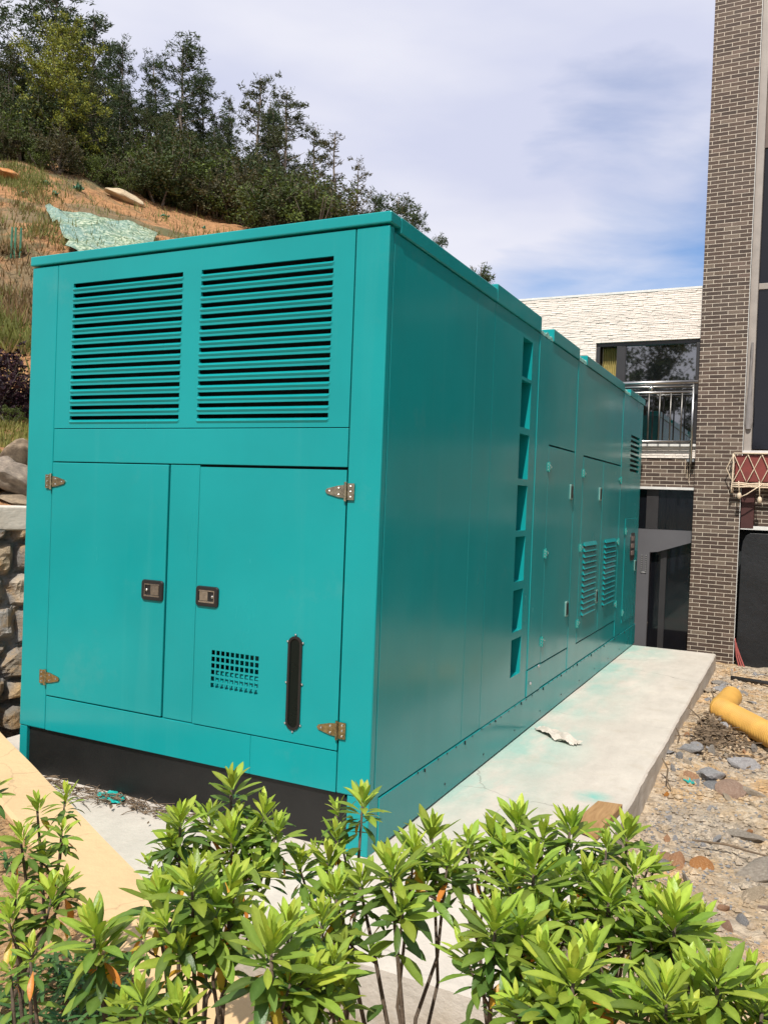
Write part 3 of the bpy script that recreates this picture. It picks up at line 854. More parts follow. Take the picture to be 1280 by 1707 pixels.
    fholes(mb, SIDE, [1.4375, 2.005, 2.222, 2.3805], vv2, lambda u, v: 2.005 < u < 2.222 and any(a < v < b for a, b in slots), -0.03, 0.0)
    sp = gp('slotted_panel', mb, TL)
    mb = MB()
    for a, b in slots:
        Q = SIDE.p; D = -0.15
        u0, u1 = 2.005, 2.222
        mb.add([Q(u0, a, -.03), Q(u1, a, -.03), Q(u1, b, -.03), Q(u0, b, -.03), Q(u0, a + .02, D), Q(u1, a + .02, D), Q(u1, b, D), Q(u0, b, D)], [(4, 5, 6, 7), (1, 5, 4, 0), (2, 6, 5, 1), (3, 7, 6, 2), (0, 4, 7, 3)])
    gp('slot_pocket', mb, TL, sp)
    panel('side_post', 2.383, 2.717, zb + .19, zt, 0.004); panel('post_plate', 2.383, 2.717, zb, zb + .187, 0.006)
    panel('upper_panel', 2.72, 3.525, 2.03, zt)
    panel('side_post', 3.53, 3.828, zb, zt, 0.003)
    panel('upper_panel', 3.832, 5.518, 2.02, zt)
    panel('lower_panel', 2.72, 3.525, zb, 0.422); panel('lower_panel', 3.832, 5.518, zb, 0.415)
    panel('side_post', 5.523, 5.852, zb, zt, 0.003)
    da = panel('door', 2.722, 3.523, 0.426, 2.024, 0.003, g=0.004)
    db = panel('door', 3.836, 4.655, 0.419, 2.012, 0.003, g=0.004)
    dc = panel('door', 4.660, 5.516, 0.419, 2.012, 0.003, g=0.004)
    for d, y, s in ((da, 2.722, 1), (db, 3.834, 1), (dc, 5.518, -1)):
        for z in (1.868, 1.235, 0.588): hinge(SIDE, y, z, s, d, M['teal2'], 0.72, 0.0035, M['steel'])
    def handle(y, z, par):
        mb = MB(); fpoly(mb, SIDE, rrect(y - .042, y + .042, z - .062, z + .062, .012), .003, .012)
        o = gp('handle', mb, M['handle_frame'], par)
        mb = MB(); fpoly(mb, SIDE, rrect(y - .028, y + .028, z - .047, z + .047, .006), .0122, .016); gp('handle_paddle', mb, M['rubber'], par)
    handle(3.437, 1.70, da); handle(3.437, 0.755, da); handle(4.545, 1.705, db); handle(4.56, 0.755, db)
    for d, u0, u1 in ((db, 3.965, 4.455), (dc, 4.845, 5.36)):
        mb = MB(); n = 13; z0, z1 = .632, 1.285; pz = (z1 - z0) / n
        for i in range(n):
            b = z0 + pz * i; Q = SIDE.p; t = b + pz * .86
            mb.add([Q(u0, t, .0035), Q(u1, t, .0035), Q(u1, b + .010, .021), Q(u0, b + .010, .021), Q(u0, b + .006, .019), Q(u1, b + .006, .019), Q(u0, b + .016, .0035), Q(u1, b + .016, .0035)],
                   [(3, 2, 1, 0), (4, 5, 2, 3), (6, 7, 5, 4), (0, 6, 4, 3), (1, 2, 5, 7)])
        gp('door_louvre', mb, TL, d)
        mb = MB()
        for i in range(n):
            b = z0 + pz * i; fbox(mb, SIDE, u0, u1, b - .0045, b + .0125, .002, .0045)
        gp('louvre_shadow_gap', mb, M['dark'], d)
    # end panel with black slots and a small access door
    mb = MB(); ev = [zb, 1.477, zt]; ez = [1.985 + .0525 * i for i in range(8)]
    for z in ez: ev += [z, z + .03]
    fholes(mb, SIDE, [5.856, 6.03, 6.58, 6.745], ev, lambda u, v: 6.03 < u < 6.58 and any(z < v < z + .03 for z in ez), -0.03, 0.0)
    gp('end_panel', mb, TL)
    mb = MB(); fbox(mb, SIDE, 5.89, 6.66, 0.345, 1.47, 0.0005, 0.006); de = gp('door', mb, TL, bevel=0.003)
    for z in (1.335, 0.46): hinge(SIDE, 5.892, z, 1, de, M['teal2'], 0.72, 0.0065, M['steel'])
    mb = MB(); fpoly(mb, SIDE, rrect(6.21, 6.50, 1.0, 1.31, .07), .0062, .010); cp = gp('control_window', mb, M['frame'], de)
    for z in (1.25, 1.17, 1.09):
        mb = MB(); fpoly(mb, SIDE, rrect(6.27, 6.44, z - .03, z + .02, .012), .0102, .013); gp('window_plate', mb, M['label'], de)
    handle(6.585, 0.93, de)
    # base beam along the side
    mb = MB(); fbox(mb, SIDE, 0.10, 6.78, 0.012, 0.2385, -0.05, 0.004); gp('base_beam', mb, TL, bevel=0.003)
    r = random.Random(2)
    for i in range(46):
        mb = MB()
        y = 0.5 + i * 0.136 + r.uniform(-.03, .03)
        mb.ball((0.004, y, 0.232 + r.uniform(-.004, .003)), .0065, 6, 4, (.6, 1, 1))
        if i % 4 == 1: mb.tube([(0.007, y, .233), (0.007, y + .004, .220 - (i % 3) * .004)], .0035, 5)
        gp('seam_bolt', mb, M['black'])
    for i in range(9):
        mb = MB(); mb.ball((0.004, 0.9 + i * .62, .07), .007, 6, 4, (.6, 1, 1)); gp('seam_bolt', mb, M['black'])
    for y_, z_ in ((2.46, .33), (2.66, .42)):
        mb = MB(); mb.ball((0.006, y_, z_), .013, 8, 4); gp('plate_bolt', mb, M['chrome'])
    # roof edge caps
    for y0, y1, zz in ((0.092, 1.428, 2.853), (1.434, 2.385, 2.886), (2.715, 3.525, 2.871), (3.795, 5.515, 2.860), (5.86, 6.80, 2.848)):
        mb = MB(); mb.box(-0.16, 0.010, y0, y1, 2.779, zz); gp('roof_cap', mb, TL, bevel=0.005)
    for y0, y1 in ((2.388, 2.712), (3.528, 3.792), (5.518, 5.857)):
        mb = MB(); n1, n2 = 22, 14; vs_ = []
        for j in range(n2 + 1):
            for i in range(n1 + 1):
                x = -0.13 + .135 * j / n2; y = y0 + (y1 - y0) * i / n1
                e = min(1, min(i, n1 - i) / 2.0)
                vs_.append((x + .006 * nz(y * 20, x * 20, 4), y, 2.790 + e * (.006 + .034 * abs(fbm(x * 3, y, 16, 3)))))
        fs = [(j * (n1 + 1) + i, (j + 1) * (n1 + 1) + i, (j + 1) * (n1 + 1) + i + 1, j * (n1 + 1) + i + 1) for j in range(n2) for i in range(n1)]
        b = len(vs_); vs_ += [(x, y, 2.776) for x, y, z in vs_[n2 * (n1 + 1):]]
        fs += [(n2 * (n1 + 1) + i, b + i, b + i + 1, n2 * (n1 + 1) + i + 1) for i in range(n1)]
        mb.add(vs_, fs); gp('seal_film', mb, M['gasket'])
    # far sides, closed
    mb = MB(); mb.box(-2.19, -2.166, 0.05, 6.76, 0.0, 2.80); gp('far_wall', mb, TL); mb = MB(); mb.box(-2.164, -0.032, 6.742, 6.765, 0.0, 2.80); gp('rear_wall', mb, TL)
generator()

# ---------------------------------------------------------------- the building behind
YP, YW = 7.25, 7.35
B = thing('brick_building', 'brown brick building with tall pier, white split stone band and dark windows', 'building', (1.0, 10.0, -0.3))
BO = tuple(B.location)
def bp(name, mb, mat, parent=B, **kw): return build(name, mb, mat, parent, BO, **kw)
def building():
    XL, XR = -3.3, 7.0
    mb = MB(); mb.box(0.537, 1.046, YP, YP + 0.5, -0.5, 9.0); bp('brick_pier', mb, M['brick'])
    mb = MB(); mb.box(1.0465, 1.052, YP - 0.003, YP + 0.012, -0.5, 9.0); bp('pier_edge_trim', mb, M['white_trim'])
    mb = MB(); mb.box(XL, 0.5365, YW, YW + 0.25, 1.855, 2.205); bp('brick_wall', mb, M['brick'])
    mb = MB(); mb.box(XL, -1.25, YW, YW + 0.25, -0.5, 1.8545); bp('brick_wall', mb, M['brick'])
    # white split stone: every stone its own little block, in courses
    mb = MB(); r = random.Random(5)
    def stones(x0, x1, z0, z1):
        z = z0
        while z < z1 - 0.004:
            h = min(r.choice((0.018, 0.022, 0.027)), z1 - z)
            x = x0
            while x < x1 - 0.004:
                w = min(r.uniform(0.05, 0.16), x1 - x)
                if x1 - x - w < 0.03: w = x1 - x
                p = r.uniform(0.0, 0.007); q = r.uniform(-0.0025, 0.0025)
                y = YW - 0.012 - p
                vs = [(x + .001, YW, z + .001), (x + w - .001, YW, z + .001), (x + w - .001, YW, z + h - .001), (x + .001, YW, z + h - .001),
                      (x + .001, y + q, z + .002), (x + w - .001, y - q, z + .002), (x + w - .001, y + r.uniform(0, .004), z + h - .002), (x + .001, y + r.uniform(0, .004), z + h - .002)]
                mb.add(vs, [(4, 5, 6, 7), (0, 1, 5, 4), (1, 2, 6, 5), (2, 3, 7, 6), (3, 0, 4, 7)])
                x += w
            z += h
    WX0, WX1, WZ0, WZ1 = -0.706, 0.528, 2.375, 3.64
    stones(XL, 0.5365, WZ1, 4.235); stones(XL, WX0, WZ0, WZ1); stones(XL, 0.5365, 2.206, WZ0 - 0.03)
    bp('stone_band', mb, M['white_stone'])
    mb = MB(); mb.box(XL, 0.536, YW + 0.0005, YW + 0.25, WZ1, 4.22); mb.box(XL, WX0, YW + .0005, YW + .25, 2.206, WZ1 - .0005); mb.box(WX0 + .0005, 0.536, YW + .0005, YW + .25, 2.206, WZ0 - .03)
    bp('backing_wall', mb, M['white_stone'])
    mb = MB(); mb.box(XL, 0.53, YW - 0.02, YW + 0.3, 4.2355, 4.262); bp('parapet_coping', mb, M['white_trim'])
    mb = MB(); mb.box(WX0 + .001, 0.534, YW - 0.05, YW - .03, WZ0 - .028, WZ0); bp('window_sill', mb, M['white_trim'])
    # window
    mb = MB(); f = 0.045
    yf0, yf1 = YW + 0.02, YW + 0.09
    mb.box(WX0, WX1, yf0, yf1, WZ1 - f, WZ1); mb.box(WX0, WX1, yf0, yf1, WZ0, WZ0 + f)
    mb.box(WX0, WX0 + f, yf0, yf1, WZ0 + f, WZ1 - f); mb.box(WX1 - f, WX1, yf0, yf1, WZ0 + f, WZ1 - f)
    mb.box(-0.455, -0.345, yf0, yf1, WZ0 + f, WZ1 - f); mb.box(WX0 + f, WX1 - f, yf0 + .003, yf1, 2.70, 2.745) if False else None
    wf = bp('window', mb, M['frame'], bevel=0.004)
    mb = MB(); mb.box(-0.345, WX1 - f, yf0 + .03, yf0 + .038, WZ0 + f, WZ1 - f); bp('window_glass', mb, M['glass'], wf)
    mb = MB(); mb.box(WX0 + f + .03, WX0 + f + .034, yf0 + .03, yf0 + .036, WZ0 + f, WZ1 - f); bp('sash', mb, M['frame'], wf)
    # room box behind
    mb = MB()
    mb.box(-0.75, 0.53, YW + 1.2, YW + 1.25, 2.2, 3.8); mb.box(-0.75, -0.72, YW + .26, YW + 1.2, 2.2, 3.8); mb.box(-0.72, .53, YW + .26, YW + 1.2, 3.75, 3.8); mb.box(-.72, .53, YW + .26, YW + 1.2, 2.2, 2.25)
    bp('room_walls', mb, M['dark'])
    # railing
    yr = YW - 0.11
    mb = MB(); mb.tube([(-0.80, yr, 3.108), (0.533, yr, 3.108)], 0.025, 10); mb.tube([(-0.8, yr, 2.99), (0.47, yr, 2.99)], 0.014, 8); mb.tube([(-0.8, yr, 2.402), (0.47, yr, 2.402)], 0.012, 8); mb.tube([(-.8, yr, 3.06), (.5, yr, 3.06)], .010, 8)
    rl = bp('railing', mb, M['steel'], smooth=True)
    for x in (0.485, -0.80):
        mb = MB(); mb.tube([(x, yr, 2.13), (x, yr, 3.09)], 0.016, 8); bp('railing_post', mb, M['steel'], rl, smooth=True)
    mb = MB(); mb.box(0.44, 0.525, yr, YW - .02, 2.16, 2.19); bp('post_bracket', mb, M['steel'], rl)
    mb = MB(); mb.ball((0.0, yr, 3.04), 0.035, 12, 8); bp('railing_ball', mb, M['chrome'], rl, smooth=True)
    for i in range(9):
        x = 0.36 - i * 0.1265
        mb = MB(); mb.tube([(x, yr, 2.405), (x, yr, 2.985)], 0.0095, 7); bp('baluster', mb, M['dull_steel'], rl, smooth=True)
    # ground floor opening left of the pier
    mb = MB(); mb.box(-1.25, 0.536, YW - 0.03, YW + 0.1, 1.825, 1.8545); bp('lintel_trim', mb, M['white_trim'])
    mb = MB(); mb.box(-1.248, 0.534, YW + 0.05, YW + 0.06, 1.335, 1.822); tr = bp('transom_glass', mb, M['dark_glass'])
    mb = MB(); mb.box(-0.02, 0.03 + .09, YW + .035, YW + .0495, 1.338, 1.82); bp('mullion', mb, M['frame'], tr)
    mb = MB()
    pts = [(-1.248, -0.5), (0.045, -0.5), (0.045, 1.05), (0.14, 1.062), (0.536, 1.20), (0.536, 1.334), (-1.248, 1.334)]
    BF = FR((0, YW + 0.02, 0), (1, 0, 0), (0, 0, 1))
    fpoly(mb, BF, pts, -0.05, 0.0)
    bp('grey_panel', mb, M['grey_panel'])
    mb = MB(); mb.box(0.04, 0.536, YW + 0.12, YW + 0.13, -0.5, 1.3); dg = bp('door_glass', mb, M['dark_glass'])
    mb = MB(); mb.box(0.165, 0.235, YW + .10, YW + .1195, -.5, 1.3); bp('mullion', mb, M['frame'], dg)
    mb = MB()
    for x in (-0.045, 0.005):
        for i in range(9): mb.ball((x, YW + .012, 0.80 + i * .026), .0085, 6, 4)
    mb.tube([(-0.045, YW + .012, .80), (.005, YW + .012, .80)], .004, 5)
    bp('door_chain', mb, M['steel'])
    # right of the pier: tall window, canopy beam, dark base
    ZS = 2.30
    mb = MB(); mb.box(1.053, 1.135, YP + 0.055, YP + 0.30, ZS, 9.0); mb.box(1.135, XR, YP + .06, YP + .30, 6.72, 6.80); mb.box(1.135, XR, YP + .20, YP + .30, 4.20, 4.27)
    rf = bp('tall_window', mb, M['grey_frame'], bevel=0.004)
    mb = MB(); mb.box(1.135, XR, YP + .22, YP + .23, ZS + .03, 4.2); mb.box(1.135, XR, YP + .22, YP + .23, 4.27, 5.85); bp('window_glass', mb, M['dark_glass'], rf)
    mb = MB(); mb.box(1.136, XR, YP + .20, YP + .24, 5.85, 6.72); bp('spandrel_panel', mb, simple('brown_spandrel', (.12, .085, .07), .6), rf)
    mb = MB(); mb.box(1.136, XR, YP + .10, YP + .24, 6.80, 9.0); bp('soffit_reflection_panel', mb, simple('olive_soffit_reflection', (.16, .145, .095), .7), rf)  # olive colour painted in for a soffit reflected in the top glazing
    mb = MB(); mb.box(1.053, XR, YP + 0.0, YP + .32, ZS - .035, ZS); bp('window_ledge', mb, M['white_trim'], rf)
    mb = MB(); mb.box(0.985, 1.85, YP - 0.10, YP - 0.004, 1.93, 2.235); bp('canopy_beam', mb, M['maroon'], bevel=0.01)
    mb = MB(); mb.box(1.058, 1.197, YP + .04, YP + .10, 1.40, 1.93); bp('maroon_post', mb, M['maroon_dark'], bevel=.004)
    mb = MB(); mb.box(1.206, XR, YP + .06, YP + .3, 1.43, 2.262); bp('brick_wall', mb, M['brick'])
    mb = MB(); mb.box(1.06, XR, YP + .045, YP + .3, 1.385, 1.4285); bp('lintel_trim', mb, M['white_trim'])
    mb = MB(); mb.box(1.0465, XR, YP + .25, YP + .28, -.5, 1.384); bp('recess_back', mb, M['dark'])
    # side and rear walls, roof
    mb = MB(); mb.box(XL, XL + .25, YW + .26, 14, -.5, 4.22); mb.box(XR, XR + .25, YP, 14, -.5, 9.0); mb.box(XL + .25, XR, 13.8, 14, -.5, 4.2); bp('outer_wall', mb, M['white_stone'])
    mb = MB(); mb.box(XL + .25, 0.8, YW + 1.3, 13.8, 4.0, 4.15); mb.box(.8, XR, YP + .5, 14, 8.8, 9.0); mb.box(.75, .8, YP + .5, 14, 4.15, 8.8); bp('roof', mb, M['grey_panel'])
building()
# black sheet leaning in the recess
mb = MB(); fpoly(mb, FR((0, YP + 0.02, 0), (1, 0, 0), (0, 0, 1)), [(1.075, -0.28), (3.2, -0.28), (3.2, 1.345), (1.17, 1.345), (1.125, 1.315), (1.095, 1.25), (1.083, 1.15)], 0, 0.012)
tag(build('plastic_sheet', mb, M['black_sheet'], bevel=.003), 'tall black plastic sheet with a rounded corner standing right of the brick pier', 'plastic sheet')
# curtain
def curtain():
    mb = MB(); n = 60; vs = []
    for j in range(9):
        for i in range(n + 1):
            x = -0.66 + .205 * i / n
            vs.append((x, YW + 0.16 + .018 * math.sin(i * .95) + .006 * nz(i * .3, j), 2.42 + (3.60 - 2.42) * j / 8))
    mb.add(vs, [(j * (n + 1) + i, j * (n + 1) + i + 1, (j + 1) * (n + 1) + i + 1, (j + 1) * (n + 1) + i) for j in range(8) for i in range(n)])
    tag(build('curtain', mb, M['curtain'], smooth=True), 'yellow curtain hanging in the narrow left pane of the window', 'curtain')
curtain()
# rope net over the maroon beam
def rope_net():
    mb = MB(); yb = YP - 0.112; r = random.Random(4)
    X0, X1, Z0, Z1 = 0.965, 1.85, 1.92, 2.25
    nx = 6; dx = (X1 - X0) / nx
    for i in range(nx + 1):
        x = X0 + dx * i
        for s in (-1, 1):
            pts = []
            for k in range(7):
                t = k / 6
                pts.append((x + s * dx * .5 * (1 - abs(2 * t - 1)) + .01 * nz(i, k, s), yb - .006 * s + .004 * nz(i, k), Z1 - (Z1 - Z0) * t))
            mb.tube(pts, .0055, 6)
    for k in range(3):
        mb.tube([(X0 + .1 * i * (X1 - X0) / 1.0, yb - .02 + .015 * nz(i, k * 3), Z0 - .005 - .02 * k + .012 * nz(i * .7, k)) for i in range(11)], .010, 6)
    for k in range(5):
        mb.tube([(X0 - .004 + .018 * nz(k, j * .6), yb + .02 * k - .01, Z1 + .005 - (Z1 - Z0 + .12) * j / 8) for j in range(9)], .010, 6)
    mb.tube([(X0, yb - .01, Z1 + .008), (X1, yb - .01, Z1 + .008)], .010, 6)
    for x, L in ((1.03, .12), (1.245, .16), (1.5, .12)):
        mb.tube([(x, yb - .03, Z0 + .02), (x + .012, yb - .035, Z0 - L)], [.006, .007], 6)
        mb.ball((x + .013, yb - .035, Z0 - L - .03), .026, 10, 7, (1, 1, 1.5))
    mb.tube([(1.28, yb - .03, Z0 - .01), (1.12, yb - .03, Z0 - .13), (1.04, yb - .03, Z0 - .17)], .007, 6)
    tag(build('rope_net', mb, M['rope'], smooth=True), 'cream rope net with tassels draped over the maroon beam by the brick pier', 'rope net')
rope_net()
# lace of twine hanging at the pier and plastic strip on the tall window
mb = MB()
for k in range(3): mb.tube([(0.42 + .025 * k + .02 * nz(k, j), YW - .04, 2.19 - .035 * j * (1 + .3 * k)) for j in range(6)], .003, 5)
tag(build('twine', mb, M['rope']), 'loose cream twine hanging below the railing post', 'twine')
def plastic_strip():
    mb = MB(); vs = []; n = 26
    for j in range(n + 1):
        z = 3.55 - 1.0 * j / n; w = .03 + .05 * sstep(3.2, 2.7, z) * (1 - sstep(2.66, 2.55, z) * .6)
        for k in range(5):
            t = k / 4 - .5
            vs.append((1.10 + w * t + .012 * nz(z * 6, k), YP + .03 - .02 * math.cos(t * 3) + .012 * nz(z * 9, k, 3), z))
    mb.add(vs, [(j * 5 + k, (j + 1) * 5 + k, (j + 1) * 5 + k + 1, j * 5 + k + 1) for j in range(n) for k in range(4)])
    tag(build('film_strip', mb, simple('clear_film', (.22, .20, .19), .3), smooth=True), 'torn grey protective film hanging on the tall window frame', 'plastic film')
plastic_strip()
mb = MB()
for x, z0, r in ((1.42, .13, .022), (1.475, .11, .02)):
    mb.k = 0; mb.tube([(x, YP + .15, 2.30), (x, YP + .15, 2.30 + z0), (x, YP + .15, 2.32 + z0), (x, YP + .15, 2.37 + z0)], [r, r, r * .4, r * .4], 10)
tag(build('bottle', mb, M['white_trim'], smooth=True), 'two white bottles standing on the tall window ledge', 'bottles') if False else None

# ---------------------------------------------------------------- small things on slab and ground
def pipe():
    mb = MB(); rad = 0.086
    a, b = V3((1.14, 4.27, -0.07)), V3((1.90, 2.98, -0.07))
    def corr(p, q, n, r0, mbx):
        pts, rs = [], []
        for i in range(n * 4 + 1):
            t = i / (n * 4); pts.append(p.lerp(q, t)); rs.append(r0 + (0.006, 0.006, -0.006, -0.006)[i % 4])
        mbx.tube(pts, rs, 36)
    corr(a, b, 64, rad, mb)
    mb.tube([a + (a - b).normalized() * .0005, a + (a - b).normalized() * .004], [rad * .97, rad * .95], 36)
    root = thing('drain_pipe', 'yellow corrugated plastic drain pipe with an elbow end on the rubble', 'pipe', (1.14, 4.27, -0.19))
    build('pipe_run', mb, M['yellow'], root, root.location, smooth=False)
    mb = MB(); c = V3((1.185, 4.78, -0.06))
    mb.tube([a + V3((.018, -.03, 0)), a + V3((0.0, .02, 0)), a + V3((.0, .09, .0)), c.lerp(a, .5), c], [rad * 1.04, rad * 1.09, rad * 1.09, rad * 1.07, rad * 1.07], 36)
    mb.tube([c, c + (c - a).normalized() * .002], [rad * .9, rad * .9], 36)
    build('elbow', mb, M['yellow'], root, root.location, smooth=False)
pipe()
mb = MB(); mb.tube([(1.10, 6.12, -.135), (1.6, 5.98, -.13), (2.4, 5.75, -.12)], .02, 8)
tag(build('metal_rod', mb, M['frame'], smooth=True), 'thin dark metal rod lying on the dirt before the brick pier', 'rod')
mb = MB(); 
for k in range(3): mb.tube([(1.06 + .012 * k, YP - .03, .12 - .05 * k), (1.085 + .02 * k, YP - .06, -.08), (1.12 + .03 * k, YP - .1 - .03 * k, -.19)], .008, 6)
tag(build('rope_end', mb, simple('red_rope', (.30, .07, .06), .8)), 'faded red rope end lying at the foot of the brick pier', 'rope')
# wood
def plank():
    mb = MB()
    p = [at(965.5, 1361, 1), at(996.4, 1335, 1), at(1037.7, 1341, 1), at(1008, 1374.7, 1)]
    q = []
    for w in p:
        d = w - CAM; q.append(CAM + d * ((0.045 - CZ) / d.z))
    q[0] = q[1] + (q[0] - q[1]) * 1.35; q[3] = q[2] + (q[3] - q[2]) * 1.35
    t = 0.038
    mb.add([tuple(v - V3((0, 0, t))) for v in q] + [tuple(v) for v in q], [(0, 1, 2, 3), (7, 6, 5, 4), (4, 5, 1, 0), (5, 6, 2, 1), (6, 7, 3, 2), (7, 4, 0, 3)])
    tag(build('wood_plank', mb, M['wood'], bevel=.003), 'short brown wooden plank lying on the near right corner of the slab', 'plank')
plank()
def crumple(name, label, cat, c, lx, ly, rot, h, mat, seed, n=26, amp=1.0, shape=None):
    mb = MB(); vs = []; keep = []
    ca, sa = math.cos(rot), math.sin(rot)
    for j in range(n + 1):
        for i in range(n + 1):
            u, v = i / n - .5, j / n - .5
            z = h * (abs(fbm(u * 2 + seed, v * 1.4, 1.3, 3)) * amp) * max(0.0, 1 - 1.6 * (u * u + v * v)) + .004
            x = u * lx + .1 * lx * fbm(v * 3, seed, 1.2, 2); y = v * ly + .1 * ly * fbm(u * 3, seed + 4, 1.2, 2)
            vs.append((c[0] + x * ca - y * sa, c[1] + x * sa + y * ca, c[2] + z))
    fs = []
    for j in range(n):
        for i in range(n):
            u, v = (i + .5) / n - .5, (j + .5) / n - .5
            rr = math.hypot(u * 2, v * 2); lim = .88 + .12 * nz(math.atan2(v, u) * 1.3, seed)
            if rr > lim: continue
            fs.append((j * (n + 1) + i, j * (n + 1) + i + 1, (j + 1) * (n + 1) + i + 1, (j + 1) * (n + 1) + i))
    mb.add(vs, fs)
    return tag(build(name, mb, mat, smooth=False), label, cat)
crumple('crumpled_paper', 'crumpled strip of pale paper lying on the slab beside the generator', 'paper', (0.235, 2.38, 0.002), 0.50, 0.15, -0.62, .07, M['paper'], 3)
crumple('plastic_scrap', 'teal plastic scrap lying on the concrete before the black skid', 'plastic scrap', (-1.45, -0.045, 0.002), .22, .13, -.3, .022, M['teal_scrap'], 8)
crumple('plastic_scrap', 'small green plastic scrap on the rubble beside the slab edge', 'plastic scrap', (1.10, 2.36, ground_z(1.10, 2.36) + .005), .09, .17, .3, .012, M['teal_scrap'], 12)
# dry twigs swept against the skid
def litter():
    mb = MB(); r = random.Random(9)
    for i in range(230):
        x = r.uniform(-2.0, -0.9); y = -.03 - abs(r.gauss(0, .07)) * (1.3 if x < -1.4 else .6); a = r.uniform(0, 6.3); L = r.uniform(.03, .13)
        z = .006 + r.random() * .022
        p = V3((x, y, z)); d = V3((math.cos(a), math.sin(a) * .6, r.uniform(-.12, .15))) * L
        mb.tube([p, p + d * .5 + V3((0, 0, r.uniform(-.004, .008))), p + d], r.uniform(.0012, .0028), 4)
    for i in range(160):
        x = r.uniform(-2.0, -1.0); y = -.02 - abs(r.gauss(0, .07)); s = r.uniform(.006, .02); a = r.uniform(0, 6)
        c = V3((x, y, .008 + .015 * r.random())); e = V3((math.cos(a), math.sin(a), .3)) * s; g = V3((-math.sin(a), math.cos(a), .2)) * s * .5
        mb.add([tuple(c - e), tuple(c + g), tuple(c + e), tuple(c - g)], [(0, 1, 2, 3)])
    tag(build('dry_twigs', mb, M['twig']), 'dry twigs and leaf litter swept against the black skid', 'twigs', kind='stuff')
    mb = MB()
    for i in range(110):
        x = 1.02 + abs(r.gauss(0, .22)); y = 3.55 + r.gauss(0, .3); a = r.uniform(0, 6.3); L = r.uniform(.05, .22)
        p = V3((x, y, ground_z(x, y) + .012)); d = V3((math.cos(a), math.sin(a), r.uniform(-.05, .25))) * L
        mb.tube([p, p + d * .5 + V3((0, 0, .01)), p + d], r.uniform(.0015, .004), 4)
    for i in range(700):
        x = 1.02 + abs(r.gauss(0, .2)); y = 3.55 + r.gauss(0, .28); s = r.uniform(.01, .035); a = r.uniform(0, 6)
        c = V3((x, y, ground_z(x, y) + .01 + .02 * r.random())); e = V3((math.cos(a), math.sin(a), r.uniform(-.3, .5))) * s; g = V3((-math.sin(a), math.cos(a), .3)) * s * .5
        mb.add([tuple(c - e), tuple(c + g), tuple(c + e), tuple(c - g)], [(0, 1, 2, 3)])
    tag(build('leaf_litter', mb, M['twig']), 'brown leaf litter and twigs heaped between slab and yellow pipe', 'leaf litter', kind='stuff')
litter()
sticks = [((0.93, 3.05, .02), (.96, 3.0, -.15), 'thin dark stick leaning against the middle of the slab side'), ((0.94, 3.75, .02), (1.12, 3.55, -.13), 'long dark stick slanting from the slab side to the leaf litter'),
          ((1.02, 4.75, .0), (1.08, 4.2, -.12), 'thin brown stick beside the end of the yellow pipe'), ((1.45, 3.0, -.13), (1.62, 3.25, -.1), 'short dry stick on the rubble below the yellow pipe'),
          ((1.22, 1.35, -.13), (1.62, 1.33, -.13), 'curved dark twig lying on the grey gravel'), ((1.9, 1.3, -.1), (1.6, 1.55, -.12), 'brown stick near the pale lump at the right'), ((.935, 2.3, .0), (1.02, 2.1, -.13), 'bent wire sticking out of the slab side')]
for a, b, lab in sticks:
    mb = MB(); a, b = V3(a), V3(b)
    mb.tube([a, a.lerp(b, .4) + V3((.012, .01, .012)), a.lerp(b, .7) + V3((-.01, 0, .006)), b], [.004, .006, .005, .004], 6)
    tag(build('stick', mb, M['twig']), lab, 'stick')

